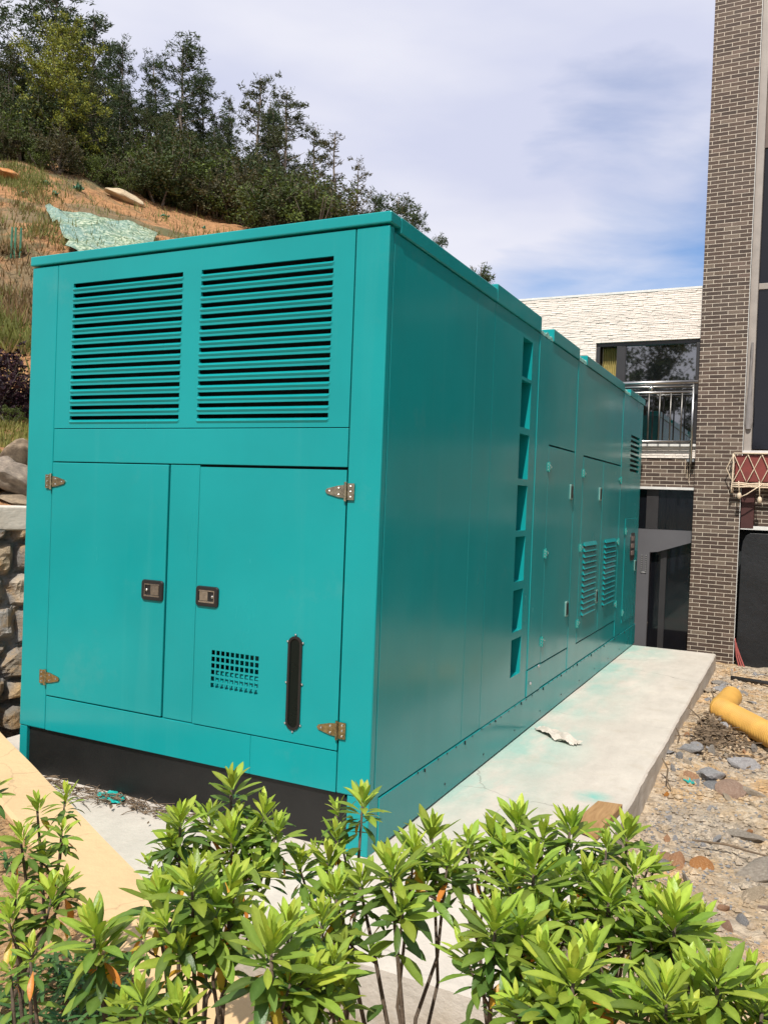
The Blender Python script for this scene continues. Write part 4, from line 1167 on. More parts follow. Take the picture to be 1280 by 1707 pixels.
# stones on the rubble
ROCKS = {k: [rock_mesh(60 + i + 10 * j, 1.0, 3, 0.62) for i in range(5)] for j, k in enumerate(('stone', 'grey_stone', 'orange_stone'))}
def put_stone(px, py, size, kind, label, i, sq=(1, 1, 1), group=None):
    d = at(px, py, 1) - CAM; p = CAM + d * ((-0.165 - CZ) / d.z)
    z = ground_z(p.x, p.y)
    o = mesh_obj('stone', ROCKS[kind][i % 5], M[kind], (p.x, p.y, z + size * .12), (0.25 * math.sin(i * 2.1), 0.25 * math.sin(i * 3.7), 1.7 * i), (size * sq[0], size * sq[1], size * sq[2]))
    return tag(o, label, 'stone', group)
named = [(1203, 1142, .085, 'stone', 'pale tan stone on top behind the yellow pipe elbow', 0), (1203, 1150, .105, 'grey_stone', 'large grey stone between the slab corner and the pipe elbow', 1), (1183, 1155, .085, 'stone', 'tan angular stone touching the far slab side', 2),
         (1112, 1270, .07, 'grey_stone', 'pale grey stone block against the slab side', 3), (1148, 1270, .085, 'grey_stone', 'flat pale grey slab of stone near the leaf litter', 4), (1184, 1300, .12, 'grey_stone', 'wide flat grey stone in the middle of the rubble', 0), (1187, 1315, .095, 'grey_stone', 'round dark grey stone just below the wide flat one', 1),
         (1215, 1322, .11, 'orange_stone', 'orange brown stone right of the round grey stone', 2), (1242, 1322, .09, 'stone', 'brown grey stone next to the orange brown one', 3), (1245, 1280, .12, 'grey_stone', 'flat brown grey stone below the yellow pipe', 4), (1150, 1307, .075, 'orange_stone', 'orange stone near the green plastic scrap', 0),
         (1250, 1393, .105, 'stone', 'pale cream lump of stone with a twig beside it', 1), (1270, 1450, .13, 'stone', 'large cream stone cut by the right picture edge', 2), (1255, 1485, .06, 'stone', 'small rounded pale stone at lower right', 3), (1110, 1430, .06, 'orange_stone', 'red orange broken brick piece behind the shrubs', 4), (1130, 1435, .09, 'orange_stone', 'brown orange stone behind the right shrub', 1),
         (1168, 1440, .07, 'orange_stone', 'rusty pink stone right of the brown orange stone', 2), (1100, 1440, .07, 'stone', 'sandy stone by the broken brick piece', 0), (1210, 1265, .05, 'stone', 'small tan stone just under the yellow pipe', 1), (1240, 1155, .06, 'stone', 'small tan stone beyond the yellow pipe', 2), (1255, 1170, .06, 'grey_stone', 'small grey stone beyond the yellow pipe', 3), (1274, 1127, .06, 'grey_stone', 'dark stone near the black plastic sheet', 4)]
for i, (px, py, s, k, lab, j) in enumerate(named): put_stone(px, py, s * .9, k, lab, j + (i % 3) * 5, (1.25, .9, .7))
rs = random.Random(21)
for i in range(210):
    x = .97 + abs(rs.gauss(0, .8)); y = rs.uniform(-.6, 6.9)
    if x > 3.2: continue
    k = rs.choice(('stone', 'stone', 'grey_stone', 'grey_stone', 'orange_stone')); s = rs.choice((.018, .022, .03, .035, .045))
    o = mesh_obj('stone', ROCKS[k][i % 5], M[k], (x, y, ground_z(x, y) + s * .08), (rs.uniform(0, 6), rs.uniform(0, 6), rs.uniform(0, 6)), (s * 1.2, s, s * .7))
    tag(o, 'small loose stone among the rubble right of the concrete slab', 'stone', 'small stones on the rubble ground')
def gravel(name, n, xf, zf, smin, smax, mat, label, seed):
    r = random.Random(seed); mb = MB()
    oc = [(1, 0, 0), (-1, 0, 0), (0, 1, 0), (0, -1, 0), (0, 0, 1), (0, 0, -1)]; of = [(0, 2, 4), (2, 1, 4), (1, 3, 4), (3, 0, 4), (2, 0, 5), (1, 2, 5), (3, 1, 5), (0, 3, 5)]
    for i in range(n):
        x, y = xf(r); s = smin + (smax - smin) * r.random() ** 3; a = r.uniform(0, 6.3); ca, sa = math.cos(a), math.sin(a); z = zf(x, y) + s * .2
        vs = []
        for p in oc:
            u, v, w = p[0] * r.uniform(.7, 1.4) * s, p[1] * r.uniform(.6, 1.1) * s, p[2] * r.uniform(.4, .8) * s
            vs.append((x + u * ca - v * sa, y + u * sa + v * ca, z + w))
        mb.add(vs, of)
    return tag(build(name, mb, mat), label, 'gravel', kind='stuff')
gravel('gravel', 12000, lambda r: (.93 + abs(r.gauss(0, .9)), r.uniform(-1.0, 7.1)), ground_z, .004, .030, M['rubble'], 'loose grey and tan gravel over the ground', 31)
gravel('grey_gravel', 2600, lambda r: (.95 + abs(r.gauss(0, .45)), r.gauss(1.3, 1.0)), ground_z, .003, .014, M['grey_stone'], 'fine grey gravel along the near slab side', 32)
def bedpt(r):
    p = CURB_A + CURB_D * r.uniform(.3, 4.5) + CURB_N * (.24 + abs(r.gauss(0, .5))); return p.x, p.y
gravel('soil_clods', 4200, bedpt, bed_z, .004, .02, M['soil'], 'crumbly tan clods of soil in the shrub bed', 33)

# ---------------------------------------------------------------- foreground shrubs
def leaf_geo(mb, base, d, up, L, w, droop, tone):
    """one pointed leaf with a folded midrib, bending down along its length"""
    d = d.normalized(); side = d.cross(up)
    if side.length < 1e-3: side = d.cross(V3((1, 0, 0)))
    side.normalize(); nrm = side.cross(d).normalized()
    prof = ((0, .06), (.12, .30), (.3, .74), (.5, 1.0), (.7, .92), (.86, .58), (.95, .25), (1, .02))
    vs = []; tn = []
    for t, k in prof:
        c = base + d * (L * t * (1 - .12 * droop * t)) - nrm * (droop * L * .42 * t * t)
        hw = w * k
        vs += [tuple(c + side * hw + nrm * hw * .32), tuple(c), tuple(c - side * hw + nrm * hw * .32)]
        rib = tuple(min(1, x * 1.22 + .012) for x in tone)
        tn += [tone, rib, tone]
    fs = []
    for i in range(len(prof) - 1):
        a = i * 3; fs += [(a, a + 1, a + 4, a + 3), (a + 1, a + 2, a + 5, a + 4)]
    mb.add(vs, fs, tn)
YOUNG, MID, OLD = V3((0.40, 0.50, 0.065)), V3((0.25, 0.35, 0.045)), V3((0.075, 0.145, 0.03))
def rosette(lv, yl, c, axis, Lf, r, dens=1.0, young=1.0, yellow=0.04):
    axis = axis.normalized()
    a = axis.cross(V3((.3, 1, .1))).normalized(); b = axis.cross(a)
    n = int(32 * dens)
    for i in range(n):
        f = i / (n - 1)                       # 0 centre .. 1 outer and lower
        th = i * 2.39996 + r.uniform(-.25, .25)
        el = math.radians(82 - 100 * f ** 0.9 + r.uniform(-14, 14))
        d = (a * math.cos(th) + b * math.sin(th)) * math.cos(el) + axis * math.sin(el)
        base = c - axis * (0.085 * f * Lf / .1) + d * .004
        L = Lf * (.45 + .52 * min(1, f * 2.2)) * r.uniform(.72, 1.1)
        if f > .75: L *= r.uniform(.65, 1)
        k = min(1, max(0, f * 1.15 + r.uniform(-.15, .15)))
        tone = YOUNG.lerp(MID, min(1, k * 2 / max(.3, young))) if k < .5 else MID.lerp(OLD, (k - .5) * 2)
        tone = tone * r.uniform(.72, 1.22); tone = V3((tone.x * r.uniform(.88, 1.15), tone.y, tone.z))
        tgt = lv
        if f > .7 and r.random() < yellow * 3:
            tone = V3(r.choice(((.55, .30, .03), (.60, .22, .04), (.48, .36, .05)))); tgt = yl; d = d - axis * .8
        leaf_geo(tgt() if callable(tgt) else tgt, base, d, axis + V3((0, 0, .2)), L, L * r.uniform(.11, .155), r.uniform(-.25, .95) * (0.4 + f), tuple(tone))
def shrub(label, ros, root_px, seed, low=0, sub=2):
    """ros: list of (px, py, depth, leaf length, density)"""
    r = random.Random(seed)
    rp = at(*root_px); bx, by = rp.x, rp.y
    on_bed = (V3((bx, by, 0)) - CURB_A).dot(CURB_N) > .1
    bz = bed_z(bx, by) if on_bed else ground_z(bx, by)
    base = V3((bx, by, bz - .02))
    root = thing('shrub', label, 'shrub', base, 'leafy shrubs in the planting bed')
    st, lv, ys = MB(), MB(), []
    def yl():
        ys.append(MB()); return ys[-1]
    forks = []
    for i, (px, py, d, L, dens) in enumerate(ros):
        c = at(px, py, d)
        if not forks or r.random() < .35: 
            s0 = base + V3((r.uniform(-.03, .03), r.uniform(-.03, .03), 0)); 
        else:
            q = r.choice(forks); s0 = q
        mid = s0.lerp(c, .55) + V3((r.uniform(-.03, .03), r.uniform(-.03, .03), r.uniform(-.03, .0)))
        pre = s0.lerp(c, .28) + V3((r.uniform(-.015, .015), r.uniform(-.015, .015), 0))
        th = .0055 if s0.z < base.z + .05 else .0042
        st.tube([s0, pre, mid, mid.lerp(c, .6) + V3((0, 0, .01)), c], [th, th * .9, th * .8, th * .7, th * .5], 7)
        forks += [mid, pre]
        ax = (c - mid).normalized() * .45 + V3((r.uniform(-.22, .22), r.uniform(-.3, .12), 1.0))
        rosette(lv, yl, c + V3((0, 0, .02)), ax, L * .88, r, dens * 1.12, 1.0, .05)
        for k in range(sub):
            th_ = r.uniform(0, 6.3); o_ = V3((math.cos(th_), math.sin(th_), 0)) * r.uniform(.03, .075) - V3((0, 0, r.uniform(.02, .09)))
            e_ = c + o_; q_ = mid.lerp(c, .6)
            st.tube([q_, q_.lerp(e_, .6) + V3((0, 0, -.006)), e_], [.0028, .0024, .002], 5)
            rosette(lv, yl, e_ + V3((0, 0, .012)), V3((o_.x * 9, o_.y * 9, 1)), L * r.uniform(.62, .85), r, dens * .55, .8, .06)
        # a few side leaves lower on the shoot
        for k in range(4):
            p = mid.lerp(c, r.uniform(.35, .85)); th_ = r.uniform(0, 6.3)
            leaf_geo(lv, p, V3((math.cos(th_), math.sin(th_), r.uniform(-.3, .3))), V3((0, 0, 1)), L * r.uniform(.5, .85), L * .13, r.uniform(.3, .9), tuple(MID.lerp(OLD, r.random())))
    for k in range(low):
        th_ = r.uniform(0, 6.3); p = base + V3((math.cos(th_) * r.uniform(.03, .14), math.sin(th_) * r.uniform(.03, .14), r.uniform(.05, .2)))
        st.tube([base, base.lerp(p, .6) + V3((0, 0, .01)), p], [.003, .0025, .002], 5)
        rosette(lv, yl, p, V3((math.cos(th_) * .4, math.sin(th_) * .4, 1)), .06, r, .55, .5)
    off = tuple(base)
    build('stem', st, M['stem'], root, off, smooth=True)
    build('foliage', lv, M['leaf'], root, off, smooth=True)
    for q in ys: build('yellow_leaf', q, M['leaf'], root, off, smooth=True)
SH = [
 ('shrub sprout cut by the left picture edge over the cream wall', [(-22, 1312, 2.1, .085, .8)], (-60, 1480, 2.1), 0),
 ('leafy shrub with pale tips standing before the cream wall at the far left', [(62, 1352, 2.15, .075, .7), (108, 1336, 2.2, .075, .6), (35, 1405, 2.0, .09, 1), (105, 1395, 2.1, .07, .6), (70, 1440, 2.05, .08, .7)], (45, 1560, 2.05), 0),
 ('low shrub on the tan soil at the left with dull green leaves', [(25, 1500, 1.9, .085, .8), (85, 1500, 1.9, .1, .8), (110, 1480, 1.95, .08, .6), (15, 1540, 1.85, .09, .8)], (60, 1640, 1.9), 1),
 ('small sprout of few leaves at the lower left', [(50, 1600, 1.7, .075, .55), (18, 1628, 1.7, .06, .5)], (50, 1690, 1.7), 0),
 ('shrub with one wide star of long leaves at the lower left', [(155, 1560, 1.62, .115, 1.25), (165, 1600, 1.64, .10, .6)], (205, 1740, 1.62), 0),
 ('tallest shrub before the black skid with its top reaching the teal panel', [(385, 1318, 1.85, .085, .8), (300, 1375, 1.8, .095, 1), (350, 1372, 1.85, .09, .9), (440, 1362, 1.85, .09, .9), (385, 1405, 1.75, .1, 1.1), (285, 1420, 1.8, .09, .8), (460, 1395, 1.8, .085, .8)], (330, 1690, 1.75), 1),
 ('shrub with orange drooping leaves left of centre in the front row', [(320, 1485, 1.5, .11, 1.2), (385, 1490, 1.55, .1, .9), (265, 1500, 1.55, .1, .7), (360, 1530, 1.5, .1, .8)], (335, 1740, 1.5), 2),
 ('front shrub low in the middle with an orange leaf hanging on its stem', [(452, 1590, 1.32, .1, 1.1), (480, 1560, 1.4, .095, .8), (520, 1645, 1.35, .095, .9), (555, 1620, 1.4, .085, .7)], (430, 1790, 1.35), 2),
 ('shrub of narrow dark leaves at the bottom left of the middle', [(235, 1680, 1.4, .085, .8), (300, 1700, 1.4, .085, .7), (205, 1700, 1.42, .075, .6)], (250, 1800, 1.4), 2),
 ('slim shrub with a single tall shoot in front of the generator corner', [(604, 1345, 1.85, .085, .95), (560, 1405, 1.85, .075, .7), (500, 1450, 1.8, .085, .8), (545, 1440, 1.8, .085, .8)], (585, 1640, 1.8), 1),
 ('bare legged shrub with a broad crown right below the generator corner', [(650, 1460, 1.55, .105, 1.2), (690, 1425, 1.65, .095, .9), (720, 1395, 1.75, .095, 1.0), (745, 1445, 1.65, .09, .8), (600, 1480, 1.6, .09, .8), (560, 1500, 1.6, .09, .9), (535, 1545, 1.5, .095, .9)], (690, 1800, 1.5), 2),
 ('shrub crowding the near edge of the slab left of the plank', [(860, 1378, 1.8, .1, 1.1), (820, 1400, 1.8, .09, .9), (780, 1415, 1.75, .085, .7), (950, 1388, 1.75, .1, 1.1), (905, 1405, 1.75, .09, .8)], (850, 1660, 1.75), 1),
 ('shrub in the middle of the front row with long bright leaf tips', [(890, 1455, 1.55, .1, 1.15), (850, 1480, 1.55, .095, .8), (935, 1470, 1.6, .09, .8), (825, 1550, 1.4, .105, 1.2), (870, 1560, 1.4, .095, .8)], (800, 1800, 1.42), 1),
 ('shrub at the right end of the slab reaching past its edge', [(1045, 1400, 1.75, .09, .9), (1010, 1420, 1.7, .085, .7), (1015, 1500, 1.55, .105, 1.15), (980, 1470, 1.6, .085, .7), (1060, 1465, 1.65, .085, .7)], (1000, 1720, 1.6), 1),
 ('low wide shrub at the bottom just right of centre', [(955, 1640, 1.25, .1, 1.2), (905, 1610, 1.35, .095, .8), (985, 1600, 1.3, .095, .8), (920, 1690, 1.25, .085, .8), (860, 1690, 1.3, .075, .6)], (930, 1850, 1.28), 1),
 ('rounded shrub standing over the rubble at the right', [(1125, 1540, 1.45, .105, 1.25), (1165, 1560, 1.5, .095, .9), (1085, 1535, 1.5, .095, .8), (1120, 1510, 1.55, .09, .8), (1050, 1560, 1.5, .085, .6)], (1110, 1800, 1.45), 1),
 ('shrub filling the lower right corner', [(1195, 1645, 1.25, .105, 1.2), (1110, 1670, 1.22, .1, 1.1), (1245, 1650, 1.3, .095, .9), (1270, 1690, 1.25, .09, .9), (1150, 1640, 1.35, .09, .7), (1060, 1690, 1.25, .08, .7)], (1170, 1870, 1.25), 1),
]
for i, (lab, ros, rp, low) in enumerate(SH): shrub(lab, ros, rp, 100 + i, low, 0 if i < 5 else (1 if i in (8, 9, 10) else 2))

# low narrow leaved ground cover under the shrubs
def undergrowth():
    r = random.Random(77); mb = MB()
    for i in range(300):
        p = CURB_A + CURB_D * r.uniform(2.55, 3.7) + CURB_N * r.uniform(.3, .75)
        if r.random() < .10: p = CURB_A + CURB_D * r.uniform(.9, 2.0) + CURB_N * r.uniform(.35, 1.0)
        z = bed_z(p.x, p.y)
        for k in range(6):
            a = r.uniform(0, 6.3)
            leaf_geo(mb, V3((p.x, p.y, z + r.uniform(0, .09))), V3((math.cos(a), math.sin(a), r.uniform(.2, 1.2))), V3((0, 0, 1)), r.uniform(.04, .085), .006, r.uniform(.2, .9), tuple(V3((.06, .13, .035)) * r.uniform(.6, 1.5)))
    tag(build('ground_cover', mb, M['leaf'], smooth=True), 'low narrow leaved ground cover under the shrubs', 'ground cover', kind='stuff')
undergrowth()

# ---------------------------------------------------------------- hillside: trees, bushes, grass, net
def hillhit(px, py):
    d = at(px, py, 1) - CAM; t = 4.0
    while t < 140:
        p = CAM + d * t
        if on_hill(p.x, p.y) and p.z < hill_z(p.x, p.y): return p
        t += .05
    return CAM + d * 60
DG = [(0.036, 0.060, 0.026), (0.048, 0.076, 0.032), (0.024, 0.042, 0.021), (0.065, 0.088, 0.036)]
YG = [(0.22, 0.24, 0.035), (0.16, 0.19, 0.035), (0.27, 0.27, 0.045), (0.07, 0.09, 0.025)]
BG = [(0.055, 0.08, 0.026), (0.07, 0.085, 0.03), (0.085, 0.075, 0.03), (0.035, 0.055, 0.018)]
BR = [(0.085, 0.075, 0.035), (0.06, 0.06, 0.03), (0.10, 0.085, 0.04), (0.05, 0.05, 0.025)]
def tuft(mb, c, r, s, cols, n, flat=1.0, needle=True, leaf=.1):
    for k in range(n):
        d = V3((r.gauss(0, 1), r.gauss(0, 1), r.gauss(0, 1) * flat)).normalized()
        p = c + d * s * r.random() ** .5
        e = (d * .5 + V3((r.gauss(0, 1), r.gauss(0, 1), r.gauss(0, .6) + .35)).normalized()).normalized()
        g = e.cross(V3((r.gauss(0, 1), r.gauss(0, 1), r.gauss(0, 1)))).normalized()
        L = leaf * r.uniform(.7, 1.4); w = L * (.17 if needle else .42)
        t = V3(r.choice(cols)) * r.uniform(.75, 1.3)
        mb.add([tuple(p - e * L * .4), tuple(p + g * w), tuple(p + e * L), tuple(p - g * w)], [(0, 1, 2, 3)], tuple(t))
def pine_mesh(seed, H=8.0, spread=2.0, start=.35, cols=DG, dens=1.0, sparse=False, round_=False):
    r = random.Random(seed); tr, cr = MB(), MB()
    lean = V3((r.uniform(-.05, .05), r.uniform(-.05, .05), 1))
    pts = [V3((0, 0, -.6))]
    for i in range(1, 9):
        z = H * i / 8; pts.append(V3((lean.x * z + .06 * H / 8 * r.uniform(-1, 1), lean.y * z + .06 * H / 8 * r.uniform(-1, 1), z)))
    tr.tube(pts, [H * .014 * (1 - .88 * i / 8) + .008 for i in range(9)], 7)
    def trunk(z):
        f = max(0, min(7.999, z / H * 8)); i = int(f); return pts[i].lerp(pts[i + 1], f - i)
    nb = int((40 if not sparse else 30) * dens)
    for i in range(nb):
        f = start + (1 - start) * (i + r.random()) / nb
        p0 = trunk(H * f * .97); a = r.uniform(0, 6.3)
        q = (f - start) / (1 - start)
        if round_: L = spread * math.sqrt(max(.05, 1 - (2 * q - .8) ** 2 * .75)) * r.uniform(.6, 1.1)
        else: L = spread * (1.0 - .72 * q ** 1.3) * r.uniform(.55, 1.02) * (0.7 + .3 * min(1, q * 4))
        up = r.uniform(.0, .45) + .55 * q
        d = V3((math.cos(a), math.sin(a), up)); d.normalize()
        e = p0 + d * L + V3((0, 0, .08 * L))
        m_ = p0.lerp(e, .5) - V3((0, 0, .05 * L))
        tr.tube([p0, m_, e], [.03 * (1 - .6 * q) + .010, .017, .007], 4, cap=False)
        nt = max(3, int(L / (.30 if not sparse else .36)))
        for k in range(nt):
            t = (.22 if round_ else .34) + (.82 if round_ else .70) * (k + r.random()) / nt
            c = p0.lerp(m_, t * 2) if t < .5 else m_.lerp(e, t * 2 - 1)
            c = c + V3((r.gauss(0, .26), r.gauss(0, .26), r.gauss(0, .13))) * (.4 + .7 * t)
            s_ = r.uniform(.20, .40) if not sparse else r.uniform(.14, .28)
            tuft(cr, c, r, s_ * (.85 if not round_ else 1), cols, int((34 if not sparse else 26) * dens), .55, not round_, .13 if not round_ else .085)
    for k in range(5): tuft(cr, trunk(H * .97) + V3((r.gauss(0, .12), r.gauss(0, .12), r.uniform(-.2, .25))), r, .28, cols, 16)
    return tr, cr
def bush_mesh(seed, cols, n=70, needle=False, h=1.0, leaf=.05):
    r = random.Random(seed); tr, cr = MB(), MB()
    for i in range(9):
        a = r.uniform(0, 6.3); tr.tube([(0, 0, -.2), (math.cos(a) * .3, math.sin(a) * .3, .5 * h), (math.cos(a) * .7, math.sin(a) * .7, 1.1 * h)], [.03, .02, .008], 4, cap=False)
    for i in range(n):
        v = V3((r.gauss(0, 1), r.gauss(0, 1), r.gauss(0, 1))).normalized() * r.random() ** .4
        c = V3((v.x * .85, v.y * .85, (.75 + v.z * .72) * h))
        cc = cols if r.random() < .7 else [r.choice(cols)]
        tuft(cr, c, r, r.uniform(.12, .30), cc, 46, .8, needle, leaf)
    for i in range(16):        # twiggy shoots above the mass
        a = r.uniform(0, 6.3); q = r.random() ** .5 * .8
        b0 = V3((math.cos(a) * q, math.sin(a) * q, 1.1 * h)); e = b0 + V3((r.gauss(0, .12), r.gauss(0, .12), r.uniform(.25, .6)))
        tr.tube([b0, e], [.008, .004], 3, cap=False)
        for k in range(3): tuft(cr, b0.lerp(e, .4 + .3 * k), r, .1, cols, 12, 1, needle, leaf)
    return tr, cr
def veg(name, parts, label, cat, group, crown='crown'):
    root = thing(name, label, cat, (0, 0, 0), group)
    build('trunk', parts[0], M['bark'], root, smooth=True)
    build(crown, parts[1], M['needle'], root)
    return root
HT = 8.0
PROTO = {}
def proto(key, name, parts, cat, group): PROTO[key] = (name, parts, cat, group, [None])
GW = 'trees of the hillside wood'
GB = 'bushes along the foot of the hillside wood'
proto('p1', 'pine_tree', pine_mesh(1, 8, 2.7, .3, dens=1.1), 'tree', GW)
proto('p2', 'pine_tree', pine_mesh(2, 8, 2.3, .15, dens=1.2), 'tree', GW)
proto('p3', 'pine_tree', pine_mesh(3, 8, 1.9, .25), 'tree', GW)
proto('p4', 'pine_tree', pine_mesh(4, 8, 2.1, .15, cols=DG + BG, dens=1.15), 'tree', GW)
proto('thin', 'pine_tree', pine_mesh(5, 8, 1.9, .25, dens=1.15, sparse=True, cols=[(.05, .062, .03), (.065, .075, .035)]), 'tree', GW)
proto('airy', 'sapling_tree', pine_mesh(6, 8, 1.6, .2, dens=.75, sparse=True, cols=BR), 'tree', GW)
proto('yel', 'broadleaf_tree', pine_mesh(7, 8, 3.2, .15, dens=1.5, cols=YG, round_=True), 'tree', GW)
proto('mid', 'broadleaf_tree', pine_mesh(8, 8, 2.5, .05, dens=1.3, cols=BG, round_=True), 'tree', GW)
proto('b1', 'bush', bush_mesh(11, BG), 'bush', GB)
proto('b2', 'bush', bush_mesh(12, BR), 'bush', GB)
proto('b3', 'bush', bush_mesh(13, DG + BG), 'bush', GB)
proto('b4', 'bush', bush_mesh(14, [(.12, .16, .035), (.08, .11, .03), (.06, .08, .025)]), 'bush', GB)
rt = random.Random(5)
def plant(key, x, y, H, label, wide=1.0, base=8.0, dz=-.1, fn=hill_z):
    name, parts, cat, group, made = PROTO[key]
    k = H / base
    if made[0] is None:
        made[0] = veg(name, parts, label, cat, group); o = made[0]
    else: o = dup(made[0], label=label)
    o.location = (x, y, fn(x, y) + dz); o.rotation_euler = (0, 0, rt.uniform(0, 6.28)); o.scale = (k * wide, k * wide, k)
    return o
def tree_px(key, px, top, d, label, wide=1.0):
    p = at(px, 800, d); z = hill_z(p.x, p.y)
    zt = at(px, top, d).z
    # correct for the camera roll: keep x, y of the trunk at depth d
    return plant(key, p.x, p.y, max(2.0, zt - z), label, wide)
SKY = [
 ('p1', 60, -45, 35.5, 'tallest pine behind the yellow green tree, top beyond the picture edge', 1.15), ('p2', -30, -20, 37, 'dark pine at the left picture edge behind the wood', 1.0),
 ('yel', 84, 42, 30.8, 'bright yellow green broadleaf tree at the front of the wood', .92), ('p3', 135, 25, 39, 'pine with long side boughs right of the tallest one', 1.2),
 ('p2', 183, 82, 38, 'pine with a pointed top right of the yellow green tree', .9), ('p3', 160, 70, 42, 'slender pine top showing behind the pointed pine', .9),
 ('p1', 285, 70, 38, 'broad crowned dark pine standing highest in the middle of the wood', 1.15), ('p2', 248, 100, 39, 'dense pine leaning against the broad crowned one on its left', .95),
 ('p4', 325, 125, 40, 'pine just right of the broad crowned dark pine', .9), ('thin', 362, 165, 41, 'thin pine in the gap right of the broad crowned pine', .8),
 ('thin', 405, 130, 44, 'airy pine with a narrow top rising above its neighbours', .95), ('p3', 440, 188, 45, 'short dark pine between the two airy pines', .8),
 ('thin', 462, 155, 41, 'airy pine with a distinct bare trunk against the sky', 1.25), ('p4', 425, 175, 46, 'dark pine behind the airy pine with bare trunk', .8),
 ('thin', 508, 215, 44, 'loose pine right of the one with bare trunk', 1.0), ('airy', 545, 225, 42, 'almost leafless sapling against the sky', 1.15),
 ('airy', 570, 265, 45, 'second sparse sapling leaning out beyond the leafless one', .9),
 ('p2', 610, 318, 48, 'small pine just above the generator lid', .9), ('p4', 640, 330, 49, 'bushy small pine just left of the generator corner', .95), ('p1', 668, 352, 50, 'small pine right behind the generator top corner', .75), ('p3', 712, 392, 53, 'tip of a pine showing over the long roof edge near the corner', .7),
 ('p4', 788, 446, 56, 'last pine tip visible over the roof edge farther along', .8),
]
for a in SKY: tree_px(*a)
# second row filling the wood
k = 0
for px in range(-450, 600, 26):
    for dd in (34.5, 37.5):
        jx = px + rt.uniform(-12, 12); d = dd + rt.uniform(-1.2, 1.2) + max(0, px - 250) * .022
        p = at(jx, 800, d); s = hill_s(p.x, p.y)
        if s < 30.2:
            p = p + V3((-.835, .55, 0)) * (30.4 - s)
        top = (60 + max(0, px + 60) * .22 if px < 280 else 135 + (px - 280) * .66) + 30 + rt.uniform(-15, 50)
        H = max(2.4, min(9.5, at(jx, top, d).z - hill_z(p.x, p.y)))
        key = ('p2', 'p4', 'mid', 'p1', 'mid', 'p3')[k % 6]; k += 1
        plant(key, p.x, p.y, H, {'mid': 'leafy dark broadleaf tree in the thick of the hillside wood'}.get(key, 'dark pine in the thick of the hillside wood'), .95)
k = 0
for px in range(-50, 560, 15):
    for row in range(2):
        base_y = 262 + .285 * px + rt.uniform(-8, 4) - row * 26
        if row == 0 and 30 < px < 150 and k % 4: k += 1; continue
        p = hillhit(px + rt.uniform(-6, 6), base_y)
        key = ('b1', 'b3', 'b2', 'b3', 'b4', 'b1')[k % 6]; k += 1
        plant(key, p.x, p.y, rt.uniform(.7, 1.5) if row == 0 and px < 240 else rt.uniform(1.1, 2.3), {'b1': 'green undergrowth bush at the edge of the hillside wood', 'b3': 'dark undergrowth bush at the edge of the hillside wood', 'b2': 'brownish undergrowth bush at the edge of the hillside wood', 'b4': 'light green undergrowth bush at the edge of the hillside wood'}[key], 1.15, 1.5)
# purple bush and small greens near the terrace
PU = [(0.030, 0.012, 0.020), (0.045, 0.016, 0.026), (0.02, 0.010, 0.015)]
p = hillhit(8, 702)
pb = veg('purple_bush', bush_mesh(31, PU, 70, leaf=.06), 'dark purple leaved bush left of the generator above the grass terrace', 'bush', None)
pb.location = (p.x - .25, p.y, hill_z(p.x, p.y) - .05); pb.scale = (.62, .62, .60)
pb2 = dup(pb, label='smaller greyish purple bush tucked behind the generator post'); q = hillhit(42, 700); pb2.location = (q.x, q.y, hill_z(q.x, q.y) - .05); pb2.scale = (.36, .36, .27)
gb = veg('green_bush', bush_mesh(32, [(.10, .13, .03), (.07, .10, .025)], 24), 'small bright green plant at the foot of the purple bush', 'plant', None)
q = hillhit(14, 703); gb.location = (q.x + .25, q.y - .2, hill_z(q.x + .25, q.y - .2) - .02); gb.scale = (.22, .22, .16)
def grass():
    r = random.Random(8); mb = MB()
    tones = [(.16, .17, .045), (.22, .19, .07), (.25, .17, .075), (.13, .15, .04), (.20, .13, .06)]
    def blade(p, h, tone, w):
        a = r.uniform(0, 6.3); lean = V3((r.gauss(0, .35), r.gauss(0, .35), 1)).normalized()
        s = V3((math.cos(a), math.sin(a), 0)) * w
        mb.add([tuple(p - s), tuple(p + s), tuple(p + lean * h)], [(0, 1, 2)], tuple(V3(tone) * r.uniform(.7, 1.25)))
    n = 0
    while n < 10500:
        px = r.uniform(-380, 470) if r.random() < .62 else r.uniform(-60, 75)
        py = r.uniform(262, 470) if r.random() < .6 else r.uniform(400, 690)
        if py < 270 + .285 * px or (px > 90 and py > 430): continue
        d = at(px, py, 1) - CAM
        # march coarsely
        t = 6.0; hit = None
        while t < 60:
            p = CAM + d * t
            if p.z < hill_z(p.x, p.y): hit = p; break
            t += .25
        n += 1
        if not hit: continue
        g = fbm(hit.x, hit.y, .35, 3)
        if g < .0 and r.random() < .9: continue
        base = V3((hit.x, hit.y, hill_z(hit.x, hit.y) - .02))
        tone = tones[0] if g > .25 else r.choice(tones)
        if 12 < hill_s(hit.x, hit.y) < 17 and r.random() < .75: tone = r.choice([(.20, .13, .065), (.26, .16, .085), (.15, .10, .05)])
        for k in range(3):
            blade(base + V3((r.gauss(0, .12), r.gauss(0, .12), 0)), r.uniform(.10, .34), tone, .016)
    for i in range(30000):     # short lawn on the terrace
        s = r.uniform(5.5, 8.6); x = r.uniform(-9.0, -4.7); y = (s + .835 * x) / .55
        if y < 0 or y > 4.5: continue
        blade(V3((x, y, hill_z(x, y) - .01)), r.uniform(.04, .12), r.choice([(.20, .20, .05), (.26, .25, .07), (.15, .17, .04), (.30, .25, .10)]), .012)
    tag(build('hill_grass', mb, M['grass']), 'dry and green grass tufts over the hillside', 'grass', kind='stuff')
grass()
